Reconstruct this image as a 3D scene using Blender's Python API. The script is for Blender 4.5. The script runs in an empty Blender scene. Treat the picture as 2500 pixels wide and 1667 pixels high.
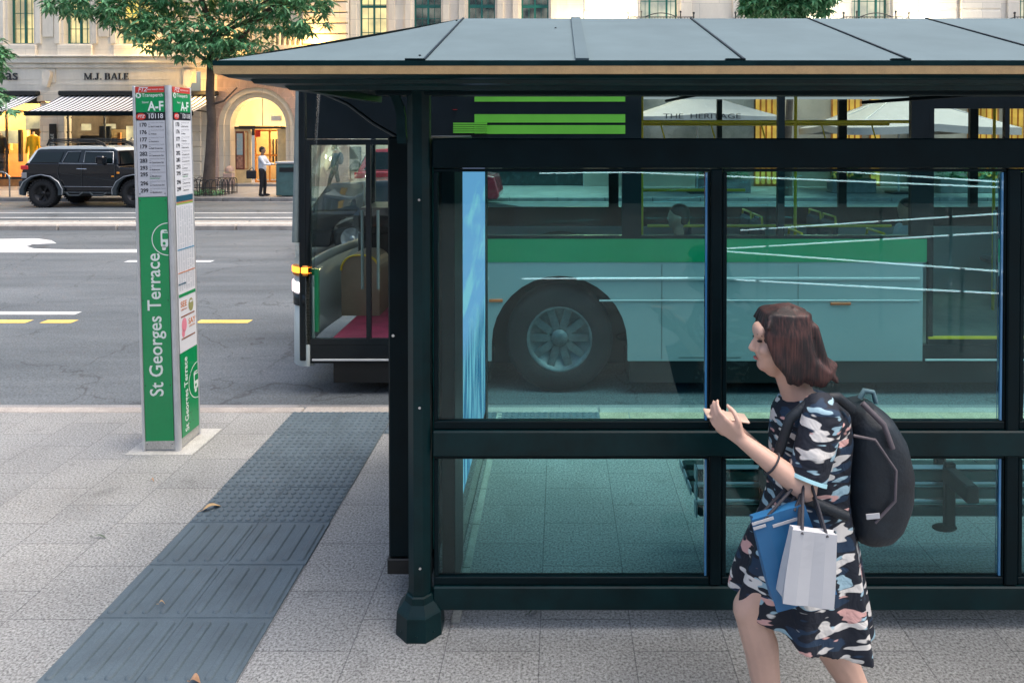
EXPO = 0.98
import bpy, bmesh, math, random
from mathutils import Vector, Matrix
R = random.Random(7)
sc = bpy.context.scene
COL = sc.collection
PI = math.pi
# ---------------------------------------------------------------- camera
FPX, PIT, CAMZ = 1765.0, math.radians(0.8), 2.19
CX, HY = 1366.0, 324.0
CY = HY + FPX*math.tan(PIT)
cd = bpy.data.cameras.new('camera'); cam = bpy.data.objects.new('camera', cd); COL.objects.link(cam)
cam.location = (0, 0, CAMZ); cam.rotation_euler = (PI/2-PIT, 0, 0)
cd.sensor_width = 36; cd.lens = FPX/2500*36; cd.clip_end = 3000; cd.clip_start = .05
cd.shift_x = -(CX-1250)/2500; cd.shift_y = -(833.5-CY)/2500
cd.dof.use_dof = False
sc.camera = cam
def ray(xd, yd):
    x, y = xd*2500/2352, yd*2500/2352
    u, v = (x-CX)/FPX, (CY-y)/FPX
    c, s = math.cos(PIT), math.sin(PIT)
    return Vector((u, c+v*s, -s+v*c))
def P(xd, yd, Y):
    d = ray(xd, yd); t = Y/d.y
    return Vector((d.x*t, Y, CAMZ+d.z*t))
def G(xd, yd, z=0):
    d = ray(xd, yd); t = (z-CAMZ)/d.z
    return Vector((d.x*t, d.y*t, z))
# ---------------------------------------------------------------- materials
MATS = {}
def newmat(name):
    m = bpy.data.materials.new(name); m.use_nodes = True
    nt = m.node_tree; nt.nodes.clear()
    out = nt.nodes.new('ShaderNodeOutputMaterial')
    MATS[name] = m
    return m, nt, out
def N(nt, t, **kw):
    n = nt.nodes.new('ShaderNode'+t)
    for k, v in kw.items():
        if k.startswith('i_'): n.inputs[k[2:].replace('_', ' ')].default_value = v
        else: setattr(n, k, v)
    return n
def L(nt, a, b): nt.links.new(a, b)
def c4(c): return (c[0], c[1], c[2], 1)
def mat(name, col, rough=.5, metal=0, var=.15, scale=4, bump=0, bscale=60, coat=0, col2=None, emit=None, es=0, spec=.5, obj=False, fine=0):
    """paint / stone / cloth: base colour broken up by noise, optional bump"""
    m, nt, out = newmat(name)
    b = N(nt, 'BsdfPrincipled'); L(nt, b.outputs[0], out.inputs[0])
    b.inputs['Roughness'].default_value = rough; b.inputs['Metallic'].default_value = metal
    b.inputs['Coat Weight'].default_value = coat; b.inputs['Specular IOR Level'].default_value = spec
    tc = N(nt, 'TexCoord')
    n1 = N(nt, 'TexNoise'); n1.inputs['Scale'].default_value = scale; n1.inputs['Detail'].default_value = 6
    n1.inputs['Roughness'].default_value = .65
    L(nt, tc.outputs['Object'], n1.inputs['Vector'])
    mr = N(nt, 'MapRange'); mr.inputs['From Min'].default_value = .3; mr.inputs['From Max'].default_value = .7
    L(nt, n1.outputs[0], mr.inputs[0])
    mx = N(nt, 'Mix', data_type='RGBA')
    lo = col2 if col2 else tuple(c*(1-var) for c in col); hi = tuple(min(1, c*(1+var)) for c in col) if not col2 else col
    mx.inputs[6].default_value = c4(lo); mx.inputs[7].default_value = c4(hi)
    L(nt, mr.outputs[0], mx.inputs[0])
    last = mx.outputs[2]
    if fine:
        n3 = N(nt, 'TexNoise'); n3.inputs['Scale'].default_value = bscale; n3.inputs['Detail'].default_value = 2
        L(nt, tc.outputs['Object'], n3.inputs['Vector'])
        m3 = N(nt, 'MapRange'); m3.inputs['From Min'].default_value = .3; m3.inputs['From Max'].default_value = .7
        m3.inputs['To Min'].default_value = 1-fine; m3.inputs['To Max'].default_value = 1+fine
        L(nt, n3.outputs[0], m3.inputs[0])
        vm = N(nt, 'VectorMath', operation='SCALE'); L(nt, last, vm.inputs[0]); L(nt, m3.outputs[0], vm.inputs['Scale'])
        last = vm.outputs[0]
    L(nt, last, b.inputs['Base Color'])
    rr = N(nt, 'MapRange'); rr.inputs['To Min'].default_value = max(0, rough-.08); rr.inputs['To Max'].default_value = min(1, rough+.1)
    L(nt, n1.outputs[0], rr.inputs[0]); L(nt, rr.outputs[0], b.inputs['Roughness'])
    if bump:
        n2 = N(nt, 'TexNoise'); n2.inputs['Scale'].default_value = bscale; n2.inputs['Detail'].default_value = 4
        L(nt, tc.outputs['Object'], n2.inputs['Vector'])
        bp = N(nt, 'Bump'); bp.inputs['Strength'].default_value = bump; bp.inputs['Distance'].default_value = .01
        L(nt, n2.outputs[0], bp.inputs['Height']); L(nt, bp.outputs[0], b.inputs['Normal'])
    if emit:
        b.inputs['Emission Color'].default_value = c4(emit); b.inputs['Emission Strength'].default_value = es
    return m
def glass(name, tint, refl=1.0, rough=.01, floor=.03, ior=1.5):
    m, nt, out = newmat(name)
    tr = N(nt, 'BsdfTransparent'); tr.inputs[0].default_value = c4(tint)
    gl = N(nt, 'BsdfGlossy'); gl.inputs['Roughness'].default_value = rough; gl.inputs[0].default_value = (.95, .98, 1, 1)
    fr = N(nt, 'Fresnel'); fr.inputs[0].default_value = ior
    mr = N(nt, 'MapRange'); mr.inputs['To Min'].default_value = floor; mr.inputs['To Max'].default_value = refl
    mx = N(nt, 'MixShader'); L(nt, fr.outputs[0], mr.inputs[0]); L(nt, mr.outputs[0], mx.inputs[0])
    L(nt, tr.outputs[0], mx.inputs[1]); L(nt, gl.outputs[0], mx.inputs[2]); L(nt, mx.outputs[0], out.inputs[0])
    return m
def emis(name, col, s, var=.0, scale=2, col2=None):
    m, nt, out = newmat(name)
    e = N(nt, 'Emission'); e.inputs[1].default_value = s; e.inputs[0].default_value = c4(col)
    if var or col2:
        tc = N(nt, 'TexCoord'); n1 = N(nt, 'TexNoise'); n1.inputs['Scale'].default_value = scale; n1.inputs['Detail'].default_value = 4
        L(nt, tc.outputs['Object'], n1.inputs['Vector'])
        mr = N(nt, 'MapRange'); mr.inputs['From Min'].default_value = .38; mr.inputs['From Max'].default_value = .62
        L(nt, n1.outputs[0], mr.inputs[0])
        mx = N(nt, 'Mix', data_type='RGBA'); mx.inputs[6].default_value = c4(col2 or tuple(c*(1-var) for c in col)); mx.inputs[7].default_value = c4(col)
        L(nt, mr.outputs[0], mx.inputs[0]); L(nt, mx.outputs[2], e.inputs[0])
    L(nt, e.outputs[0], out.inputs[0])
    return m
def paving_mat(name, base, joint=True, x0=-1.285, y0=3.227, s=.4, speck=.5):
    """granite slabs 0.4 m, half bond running away from the viewer, coarse speckle"""
    m, nt, out = newmat(name)
    b = N(nt, 'BsdfPrincipled'); L(nt, b.outputs[0], out.inputs[0]); b.inputs['Roughness'].default_value = .62
    ge = N(nt, 'NewGeometry'); sep = N(nt, 'SeparateXYZ'); L(nt, ge.outputs['Position'], sep.inputs[0])
    n1 = N(nt, 'TexNoise'); n1.inputs['Scale'].default_value = 88; n1.inputs['Detail'].default_value = 4; n1.inputs['Roughness'].default_value = .7
    L(nt, ge.outputs['Position'], n1.inputs['Vector'])
    cr = N(nt, 'ValToRGB'); e = cr.color_ramp
    e.elements[0].position = .33; e.elements[0].color = c4([c*(1-speck) for c in base])
    e.elements[1].position = .68; e.elements[1].color = c4([min(1, c*(1+speck*.8)) for c in base])
    k = e.elements.new(.5); k.color = c4(base)
    L(nt, n1.outputs[0], cr.inputs[0])
    n2 = N(nt, 'TexNoise'); n2.inputs['Scale'].default_value = 1.3; n2.inputs['Detail'].default_value = 5
    L(nt, ge.outputs['Position'], n2.inputs['Vector'])
    mr = N(nt, 'MapRange'); mr.inputs['From Min'].default_value = .3; mr.inputs['From Max'].default_value = .7; mr.inputs['To Min'].default_value = .8; mr.inputs['To Max'].default_value = 1.15
    L(nt, n2.outputs[0], mr.inputs[0])
    vm = N(nt, 'VectorMath', operation='SCALE'); L(nt, cr.outputs[0], vm.inputs[0]); L(nt, mr.outputs[0], vm.inputs['Scale'])
    vo = N(nt, 'TexVoronoi'); vo.inputs['Scale'].default_value = 2.6; vo.inputs['Randomness'].default_value = 1; L(nt, ge.outputs['Position'], vo.inputs['Vector'])
    sp_ = N(nt, 'MapRange'); sp_.inputs['From Min'].default_value = .035; sp_.inputs['From Max'].default_value = .05; sp_.inputs['To Min'].default_value = .72; sp_.inputs['To Max'].default_value = 1
    L(nt, vo.outputs['Distance'], sp_.inputs[0])
    n5 = N(nt, 'TexNoise'); n5.inputs['Scale'].default_value = 4.5; n5.inputs['Detail'].default_value = 4; L(nt, ge.outputs['Position'], n5.inputs['Vector'])
    m5 = N(nt, 'MapRange'); m5.inputs['From Min'].default_value = .60; m5.inputs['From Max'].default_value = .75; m5.inputs['To Min'].default_value = 1; m5.inputs['To Max'].default_value = .78; L(nt, n5.outputs[0], m5.inputs[0])
    mu = N(nt, 'Math', operation='MULTIPLY'); L(nt, sp_.outputs[0], mu.inputs[0]); L(nt, m5.outputs[0], mu.inputs[1])
    v3 = N(nt, 'VectorMath', operation='SCALE'); L(nt, vm.outputs[0], v3.inputs[0]); L(nt, mu.outputs[0], v3.inputs['Scale'])
    last = v3.outputs[0]
    bp = N(nt, 'Bump'); bp.inputs['Strength'].default_value = .35; bp.inputs['Distance'].default_value = .004
    L(nt, n1.outputs[0], bp.inputs['Height'])
    if joint:
        cmb = N(nt, 'CombineXYZ')
        ax = N(nt, 'Math', operation='SUBTRACT'); ax.inputs[1].default_value = x0-40*s; L(nt, sep.outputs[0], ax.inputs[0])
        ay = N(nt, 'Math', operation='SUBTRACT'); ay.inputs[1].default_value = y0-40*s; L(nt, sep.outputs[1], ay.inputs[0])
        L(nt, ay.outputs[0], cmb.inputs[0]); L(nt, ax.outputs[0], cmb.inputs[1])
        br = N(nt, 'TexBrick'); br.offset = .5; br.squash = 1
        br.inputs['Scale'].default_value = 1; br.inputs['Mortar Size'].default_value = .0028; br.inputs['Mortar Smooth'].default_value = .2
        br.inputs['Brick Width'].default_value = s; br.inputs['Row Height'].default_value = s
        br.inputs['Color1'].default_value = (.92, .925, .935, 1); br.inputs['Color2'].default_value = (1.07, 1.06, 1.05, 1); br.inputs['Mortar'].default_value = (.50, .50, .52, 1)
        L(nt, cmb.outputs[0], br.inputs['Vector'])
        mm = N(nt, 'VectorMath', operation='MULTIPLY'); L(nt, last, mm.inputs[0]); L(nt, br.outputs[0], mm.inputs[1])
        last = mm.outputs[0]
    L(nt, last, b.inputs['Base Color']); L(nt, bp.outputs[0], b.inputs['Normal'])
    return m
def stone_mat(name, base, bw=1.0, bh=.45, mort=.012, dirt=.25, md=.55, z0=0.):
    """ashlar: dressed blocks with fine joints in the X-Z plane, streaky dirt"""
    m, nt, out = newmat(name)
    b = N(nt, 'BsdfPrincipled'); L(nt, b.outputs[0], out.inputs[0]); b.inputs['Roughness'].default_value = .8
    ge = N(nt, 'NewGeometry'); sep = N(nt, 'SeparateXYZ'); L(nt, ge.outputs['Position'], sep.inputs[0])
    ad = N(nt, 'Math', operation='ADD'); L(nt, sep.outputs[0], ad.inputs[0]); L(nt, sep.outputs[1], ad.inputs[1])
    az = N(nt, 'Math', operation='ADD'); L(nt, sep.outputs[2], az.inputs[0]); az.inputs[1].default_value = 40*bh-z0
    ax = N(nt, 'Math', operation='ADD'); L(nt, ad.outputs[0], ax.inputs[0]); ax.inputs[1].default_value = 100*bw
    cmb = N(nt, 'CombineXYZ'); L(nt, ax.outputs[0], cmb.inputs[0]); L(nt, az.outputs[0], cmb.inputs[1])
    br = N(nt, 'TexBrick'); br.offset = .5
    br.inputs['Scale'].default_value = 1; br.inputs['Mortar Size'].default_value = mort; br.inputs['Mortar Smooth'].default_value = .3
    br.inputs['Brick Width'].default_value = bw; br.inputs['Row Height'].default_value = bh
    br.inputs['Color1'].default_value = (.9, .9, .91, 1); br.inputs['Color2'].default_value = (1.05, 1.04, 1.02, 1); br.inputs['Mortar'].default_value = (md, md, md, 1)
    L(nt, cmb.outputs[0], br.inputs['Vector'])
    n1 = N(nt, 'TexNoise'); n1.inputs['Scale'].default_value = .9; n1.inputs['Detail'].default_value = 8; n1.inputs['Roughness'].default_value = .7
    mp = N(nt, 'Mapping'); mp.inputs['Scale'].default_value = (1, 1, .35); L(nt, ge.outputs['Position'], mp.inputs[0]); L(nt, mp.outputs[0], n1.inputs['Vector'])
    mr = N(nt, 'MapRange'); mr.inputs['From Min'].default_value = .35; mr.inputs['From Max'].default_value = .65; mr.inputs['To Min'].default_value = 1-dirt; mr.inputs['To Max'].default_value = 1.08
    L(nt, n1.outputs[0], mr.inputs[0])
    cm = N(nt, 'VectorMath', operation='SCALE'); cm.inputs[0].default_value = base; L(nt, mr.outputs[0], cm.inputs['Scale'])
    mm = N(nt, 'VectorMath', operation='MULTIPLY'); L(nt, cm.outputs[0], mm.inputs[0]); L(nt, br.outputs[0], mm.inputs[1])
    L(nt, mm.outputs[0], b.inputs['Base Color'])
    n2 = N(nt, 'TexNoise'); n2.inputs['Scale'].default_value = 25; L(nt, ge.outputs['Position'], n2.inputs['Vector'])
    bp = N(nt, 'Bump'); bp.inputs['Strength'].default_value = .3; bp.inputs['Distance'].default_value = .02
    L(nt, n2.outputs[0], bp.inputs['Height']); L(nt, bp.outputs[0], b.inputs['Normal'])
    return m
# ---------------------------------------------------------------- mesh builder
class MB:
    def __init__(s): s.v = []; s.f = []; s.sm = []
    def add(s, vs, fs, smooth=False):
        o = len(s.v); s.v += [Vector(v) for v in vs]; s.f += [tuple(i+o for i in f) for f in fs]; s.sm += [smooth]*len(fs)
        return s
    def box(s, x0, x1, y0, y1, z0, z1, bev=0):
        if x1 < x0: x0, x1 = x1, x0
        if y1 < y0: y0, y1 = y1, y0
        if z1 < z0: z0, z1 = z1, z0
        if bev <= 0 or min(x1-x0, y1-y0, z1-z0) <= 2.2*bev:
            return s.add([(x, y, z) for x in (x0, x1) for y in (y0, y1) for z in (z0, z1)],
                         [(0, 1, 3, 2), (4, 6, 7, 5), (0, 4, 5, 1), (2, 3, 7, 6), (0, 2, 6, 4), (1, 5, 7, 3)])
        vs = []; idx = {}
        lo = (x0, y0, z0); hi = (x1, y1, z1)
        for c in range(8):
            sg = [(c >> a) & 1 for a in range(3)]
            for ax in range(3):
                p = [hi[a]-bev*(a != ax) if sg[a] else lo[a]+bev*(a != ax) for a in range(3)]
                idx[(c, ax)] = len(vs); vs.append(p)
        fs = []
        for ax in range(3):
            a, b = [k for k in range(3) if k != ax]
            for sd in (0, 1):
                cs = [sd << ax, sd << ax | 1 << a, sd << ax | 1 << a | 1 << b, sd << ax | 1 << b]
                fs.append(tuple(idx[(c, ax)] for c in cs))
        for ax in range(3):
            a, b = [k for k in range(3) if k != ax]
            for sa in (0, 1):
                for sb in (0, 1):
                    c0 = sa << a | sb << b; c1 = c0 | 1 << ax
                    fs.append((idx[(c0, a)], idx[(c1, a)], idx[(c1, b)], idx[(c0, b)]))
        for c in range(8): fs.append(tuple(idx[(c, ax)] for ax in range(3)))
        return s.add(vs, fs)
    def rings(s, rings, caps=True, closed=True, smooth=True):
        n = len(rings[0]); vs = [p for r in rings for p in r]; fs = []
        for i in range(len(rings)-1):
            for j in range(n if closed else n-1):
                k = (j+1) % n
                fs.append((i*n+j, i*n+k, (i+1)*n+k, (i+1)*n+j))
        s.add(vs, fs, smooth)
        if caps and closed:
            s.add(rings[0], [tuple(range(n))[::-1]]); s.add(rings[-1], [tuple(range(n))])
        return s
    def tube(s, pts, r, n=8, caps=True, smooth=True):
        pts = [Vector(p) for p in pts]; rs = r if isinstance(r, (list, tuple)) else [r]*len(pts)
        rings = []; prev = None
        for i, p in enumerate(pts):
            d = (pts[min(i+1, len(pts)-1)]-pts[max(i-1, 0)]).normalized()
            if prev is None:
                a = Vector((0, 0, 1)) if abs(d.z) < .9 else Vector((1, 0, 0))
                u = d.cross(a).normalized()
            else: u = (prev-d*prev.dot(d)).normalized()
            prev = u; w = d.cross(u)
            rings.append([p+(u*math.cos(2*PI*j/n)+w*math.sin(2*PI*j/n))*rs[i] for j in range(n)])
        return s.rings(rings, caps, True, smooth)
    def cyl(s, p0, p1, r0, r1=None, n=16, smooth=True): return s.tube([p0, p1], [r0, r0 if r1 is None else r1], n, True, smooth)
    def lathe(s, prof, origin=(0, 0, 0), axis='z', n=24, a0=0., smooth=True, caps=True):
        rings = []
        for r, h in prof:
            rg = []
            for j in range(n):
                a = 2*PI*j/n+a0; c, d = r*math.cos(a), r*math.sin(a)
                p = {'z': (c, d, h), 'y': (c, h, d), 'x': (h, c, d)}[axis]
                rg.append(Vector(p)+Vector(origin))
            rings.append(rg)
        return s.rings(rings, caps, True, smooth)
    def prism(s, poly, a0, a1, plane='xz'):
        def m(p, a): return {'xz': (p[0], a, p[1]), 'xy': (p[0], p[1], a), 'yz': (a, p[0], p[1])}[plane]
        n = len(poly)
        s.add([m(p, a0) for p in poly]+[m(p, a1) for p in poly],
              [tuple(range(n))[::-1], tuple(range(n, 2*n))]+[(i, (i+1) % n, n+(i+1) % n, n+i) for i in range(n)])
        return s
    def ell(s, c, rad, rot=None, nu=14, nv=10):
        c = Vector(c); M = rot or Matrix.Identity(3); rings = []
        for i in range(nv+1):
            t = PI*i/nv; rr = max(math.sin(t), .001)
            rings.append([c+M@Vector((rad[0]*rr*math.cos(2*PI*j/nu), rad[1]*rr*math.sin(2*PI*j/nu), -rad[2]*math.cos(t))) for j in range(nu)])
        return s.rings(rings)
    def cap(s, p0, r0, p1, r1, n=12):
        p0, p1 = Vector(p0), Vector(p1); d = (p1-p0)
        l = d.length; d = d/l if l > 1e-6 else Vector((0, 0, 1))
        pts = []; rs = []
        for i in range(4): a = PI/2*i/4; pts.append(p0-d*r0*math.cos(a)); rs.append(max(.0005, r0*math.sin(a)))
        for i in range(3): t = i/2; pts.append(p0.lerp(p1, t)); rs.append(r0+(r1-r0)*t)
        for i in range(1, 5): a = PI/2*i/4; pts.append(p1+d*r1*math.sin(a)); rs.append(max(.0005, r1*math.cos(a)))
        return s.tube(pts, rs, n)
    def wall(s, x0, x1, z0, z1, y0, y1, holes):
        xs = sorted({x0, x1, *[h[0] for h in holes], *[h[1] for h in holes]}); xs = [x for x in xs if x0 <= x <= x1]
        for a, b in zip(xs, xs[1:]):
            hs = sorted([(h[2], h[3]) for h in holes if h[0] < b-1e-6 and h[1] > a+1e-6]); z = z0
            for (h0, h1) in hs:
                if h0 > z+1e-6: s.box(a, b, y0, y1, z, min(h0, z1))
                z = max(z, h1)
            if z < z1-1e-6: s.box(a, b, y0, y1, z, z1)
        return s
    def text(s, txt, o, ux, uy, size, align='CENTER', bold=0, sx=1, shear=0, ext=0):
        cu = bpy.data.curves.new('t', 'FONT'); cu.body = txt; cu.size = size; cu.align_x = align; cu.align_y = 'CENTER'
        cu.offset = bold*size; cu.shear = shear; cu.resolution_u = 3
        ob = bpy.data.objects.new('t', cu); COL.objects.link(ob)
        dg = bpy.context.evaluated_depsgraph_get(); me = bpy.data.meshes.new_from_object(ob.evaluated_get(dg))
        o, ux, uy = Vector(o), Vector(ux).normalized(), Vector(uy).normalized(); nn = ux.cross(uy)
        vs = [o+ux*v.co.x*sx+uy*v.co.y for v in me.vertices]
        fs = [tuple(p.vertices) for p in me.polygons]
        if ext:
            n0 = len(vs); s.add(vs+[v+nn*ext for v in vs], fs+[tuple(i+n0 for i in f) for f in fs]+
               [(e[0], e[1], e[1]+n0, e[0]+n0) for e in me.edge_keys])
        else: s.add(vs, fs)
        bpy.data.objects.remove(ob); bpy.data.curves.remove(cu); bpy.data.meshes.remove(me)
        return s
    def xf(s, M, start=0):
        for i in range(start, len(s.v)): s.v[i] = M@s.v[i]
        return s
    def build(s, name, m, parent=None, fix=False, angle=None):
        off = Vector((0, 0, 0)); p = parent
        while p is not None: off += p.location; p = p.parent
        me = bpy.data.meshes.new(name)
        me.from_pydata([tuple(v-off) for v in s.v], [], s.f)
        me.polygons.foreach_set('use_smooth', s.sm)
        if fix:
            bm = bmesh.new(); bm.from_mesh(me); bmesh.ops.recalc_face_normals(bm, faces=bm.faces[:]); bm.to_mesh(me); bm.free()
        me.update()
        o = bpy.data.objects.new(name, me); COL.objects.link(o)
        me.materials.append(m if not isinstance(m, str) else MATS[m])
        if parent is not None: o.parent = parent
        return o
def blob(mb, name, m, parent=None, vox=.008, it=3, kind=None):
    """fuse overlapping closed shapes into one continuous skin"""
    o = mb.build(name, m, parent, fix=True)
    md = o.modifiers.new('r', 'REMESH'); md.mode = 'VOXEL'; md.voxel_size = vox
    dg = bpy.context.evaluated_depsgraph_get(); me = bpy.data.meshes.new_from_object(o.evaluated_get(dg))
    o.modifiers.clear(); bm = bmesh.new(); bm.from_mesh(me)
    for _ in range(it): bmesh.ops.smooth_vert(bm, verts=bm.verts[:], factor=.5, use_axis_x=True, use_axis_y=True, use_axis_z=True)
    for f in bm.faces: f.smooth = True
    bm.to_mesh(me); bm.free(); me.name = name
    me.materials.clear(); me.materials.append(m if not isinstance(m, str) else MATS[m]); o.data = me
    return o
def tag(o, label, cat, group=None):
    o['label'] = label; o['category'] = cat
    if group: o['group'] = group
    return o
def thing(name, label, cat, loc=(0, 0, 0), group=None):
    o = bpy.data.objects.new(name, None); COL.objects.link(o); o.location = loc; o.empty_display_size = .2
    return tag(o, label, cat, group)
def struct(o, kind='structure'): o['kind'] = kind; return o
def kids(o): return [c for c in bpy.data.objects if c.parent == o]
def dup(o, loc=None, label=None, parent=None, cat=None):
    c = o.copy(); COL.objects.link(c)
    if parent is not None: c.parent = parent
    if loc is not None: c.location = loc
    if label: c['label'] = label
    for k in kids(o): dup(k, None, None, c)
    return c
# ---------------------------------------------------------------- material library
mat('green_paint', (.001, .017, .020), .34, var=.4, scale=6, bump=.02, bscale=120, spec=.22)
mat('dark_paint', (.001, .008, .011), .42, var=.3, scale=5, spec=.12)
mat('black_plastic', (.006, .008, .009), .5, var=.3)
mat('roof_metal', (.13, .18, .20), .85, var=.10, scale=1.6, bump=.03, bscale=5, spec=.08, fine=.03)
mat('roof_seam', (.11, .155, .175), .8, var=.08, spec=.1)
mat('gold_strip', (.47, .31, .15), .5, var=.12, scale=20, fine=.1, bscale=300)
mat('steel', (.55, .57, .58), .25, metal=.9, var=.1)
mat('chrome', (.75, .76, .78), .12, metal=1, var=.05)
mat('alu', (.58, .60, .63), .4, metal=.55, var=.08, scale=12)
mat('white_paint', (.75, .76, .78), .45, var=.04)
mat('kerb_stone', (.34, .315, .29), .7, var=.22, scale=5, bump=.3, bscale=80, fine=.15)
mat('kerb_dark', (.2, .2, .2), .8, var=.3, scale=4, fine=.2)
paving_mat('granite', (.265, .272, .268), speck=.78)
paving_mat('gutter_concrete', (.24, .245, .25), x0=0, s=1.1, speck=.35)
paving_mat('far_paving', (.30, .30, .305), s=.6, speck=.15)
mat('tactile', (.085, .12, .145), .6, var=.16, scale=5, bump=.15, bscale=200, fine=.14)
mat('leaf_dry', (.50, .34, .17), .6, var=.3, scale=30)
mat('leaf_small', (.42, .25, .15), .6, var=.3, scale=30)
mat('sticker_green', (.0, .27, .085), .35, var=.06, coat=.3, fine=.03)
mat('sticker_red', (.6, .05, .035), .35, var=.05, coat=.3)
mat('sticker_black', (.01, .012, .018), .35, var=.1, coat=.3)
mat('sticker_grey', (.50, .52, .57), .4, var=.03)
mat('sticker_white', (.70, .72, .76), .4, var=.03)
mat('ink', (.02, .022, .03), .5, var=.05)
mat('ink_soft', (.16, .17, .20), .5, var=.05)
mat('print_white', (.72, .80, .76), .5, var=.02)
mat('print_blue', (.02, .25, .45), .5); mat('print_navy', (.01, .09, .15), .5); mat('print_orange', (.6, .2, .06), .5)
mat('print_lime', (.3, .5, .05), .5); mat('print_pink', (.75, .25, .33), .5); mat('print_brown', (.25, .10, .05), .5); mat('print_olive', (.3, .3, .12), .5)
mat('concrete_pad', (.42, .42, .40), .8, var=.15, scale=8, fine=.2, bscale=120)
glass('shelter_glass', (.575, .885, .90), refl=1.0, floor=.004, ior=1.36)
glass('bus_glass', (.88, .94, .93), refl=.22, floor=.004, ior=1.25)
glass('car_glass', (.16, .22, .22), refl=.9, floor=.05)
glass('shop_glass', (.95, .95, .93), refl=.22, floor=.01)
mat('glass_edge_sheen', (.05, .22, .45), .15, var=.2, scale=3, coat=.5)  # blue reflection of the lit poster put into the edge colour
mat('glass_green', (.10, .36, .32), .15, var=.3, scale=3, coat=1)
# ================================================================ GROUND
def asphalt():
    m, nt, out = newmat('asphalt')
    b = N(nt, 'BsdfPrincipled'); L(nt, b.outputs[0], out.inputs[0]); b.inputs['Roughness'].default_value = .78
    ge = N(nt, 'NewGeometry')
    n1 = N(nt, 'TexNoise'); n1.inputs['Scale'].default_value = 60; n1.inputs['Detail'].default_value = 3
    mp = N(nt, 'Mapping'); mp.inputs['Scale'].default_value = (.16, .8, 1); L(nt, ge.outputs['Position'], mp.inputs[0])
    n2 = N(nt, 'TexNoise'); n2.inputs['Scale'].default_value = 1.2; n2.inputs['Detail'].default_value = 7; n2.inputs['Roughness'].default_value = .65
    L(nt, ge.outputs['Position'], n1.inputs['Vector']); L(nt, mp.outputs[0], n2.inputs['Vector'])
    r1 = N(nt, 'MapRange'); r1.inputs['From Min'].default_value = .3; r1.inputs['From Max'].default_value = .7; r1.inputs['To Min'].default_value = .62; r1.inputs['To Max'].default_value = 1.4
    L(nt, n1.outputs[0], r1.inputs[0])
    cr = N(nt, 'ValToRGB'); e = cr.color_ramp
    e.elements[0].position = .32; e.elements[0].color = (.060, .074, .086, 1); e.elements[1].position = .68; e.elements[1].color = (.135, .155, .172, 1)
    L(nt, n2.outputs[0], cr.inputs[0])
    vm = N(nt, 'VectorMath', operation='SCALE'); L(nt, cr.outputs[0], vm.inputs[0]); L(nt, r1.outputs[0], vm.inputs['Scale'])
    # fine cracks
    vo = N(nt, 'TexVoronoi'); vo.feature = 'DISTANCE_TO_EDGE'; vo.inputs['Scale'].default_value = .55
    nz = N(nt, 'TexNoise'); nz.inputs['Scale'].default_value = 1.5; nz.inputs['Detail'].default_value = 5
    L(nt, ge.outputs['Position'], nz.inputs['Vector'])
    ad = N(nt, 'VectorMath', operation='MULTIPLY_ADD'); L(nt, nz.outputs['Color'], ad.inputs[0]); ad.inputs[1].default_value = (1.6, 1.6, 0); L(nt, ge.outputs['Position'], ad.inputs[2])
    L(nt, ad.outputs[0], vo.inputs['Vector'])
    r3 = N(nt, 'MapRange'); r3.inputs['From Min'].default_value = 0; r3.inputs['From Max'].default_value = .012; r3.inputs['To Min'].default_value = .55; r3.inputs['To Max'].default_value = 1
    L(nt, vo.outputs['Distance'], r3.inputs[0])
    v2 = N(nt, 'VectorMath', operation='SCALE'); L(nt, vm.outputs[0], v2.inputs[0]); L(nt, r3.outputs[0], v2.inputs['Scale'])
    L(nt, v2.outputs[0], b.inputs['Base Color'])
    bp = N(nt, 'Bump'); bp.inputs['Strength'].default_value = .5; bp.inputs['Distance'].default_value = .006
    L(nt, n1.outputs[0], bp.inputs['Height']); L(nt, bp.outputs[0], b.inputs['Normal'])
asphalt()
mat('road_white', (.62, .64, .66), .6, var=.22, scale=3, fine=.15, bscale=50)
mat('road_yellow', (.72, .52, .14), .6, var=.15, scale=5, fine=.15, bscale=50)
RZ = -.13
KY0, KY1 = 5.626, 5.74          # near kerb
struct(MB().box(-400, 400, -300, 600, -.5, -.16).build('ground', mat('earth', (.12, .12, .11), .9)))
struct(MB().add([(-120, KY1-.02, RZ), (120, KY1-.02, RZ), (120, 24.3, RZ), (-120, 24.3, RZ)], [(0, 1, 2, 3)]).build('road', 'asphalt'))
struct(MB().add([(-120, -16, 0), (120, -16, 0), (120, KY0, 0), (-120, KY0, 0)], [(0, 1, 2, 3)]).build('footpath', 'granite'))
mb = MB(); x = -30.
while x < 30:
    l = 1.15+R.uniform(-.1, .15); g = .006
    mb.box(x+g, x+l-g, KY0+.002, KY1+R.uniform(-.004, .004), -.2, .002+R.uniform(-.002, .003), .008); x += l
struct(mb.build('kerb', 'kerb_stone'))
struct(MB().box(-60, 60, KY1+.008, 6.12, -.3, RZ+.006).build('gutter', 'gutter_concrete'))
# stone apron strip between kerb and slabs, under and beside the shelter
mat('apron_stone', (.42, .34, .24), .7, var=.2, scale=6, fine=.3, bscale=110)
mb = MB(); x = -.06
while x < 14:
    mb.add([(x+.004, 5.46, .004), (x+.596, 5.46, .004), (x+.596, KY0, .004), (x+.004, KY0, .004)], [(0, 1, 2, 3)]); x += .6
struct(mb.build('footpath_edging', 'apron_stone'))
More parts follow.
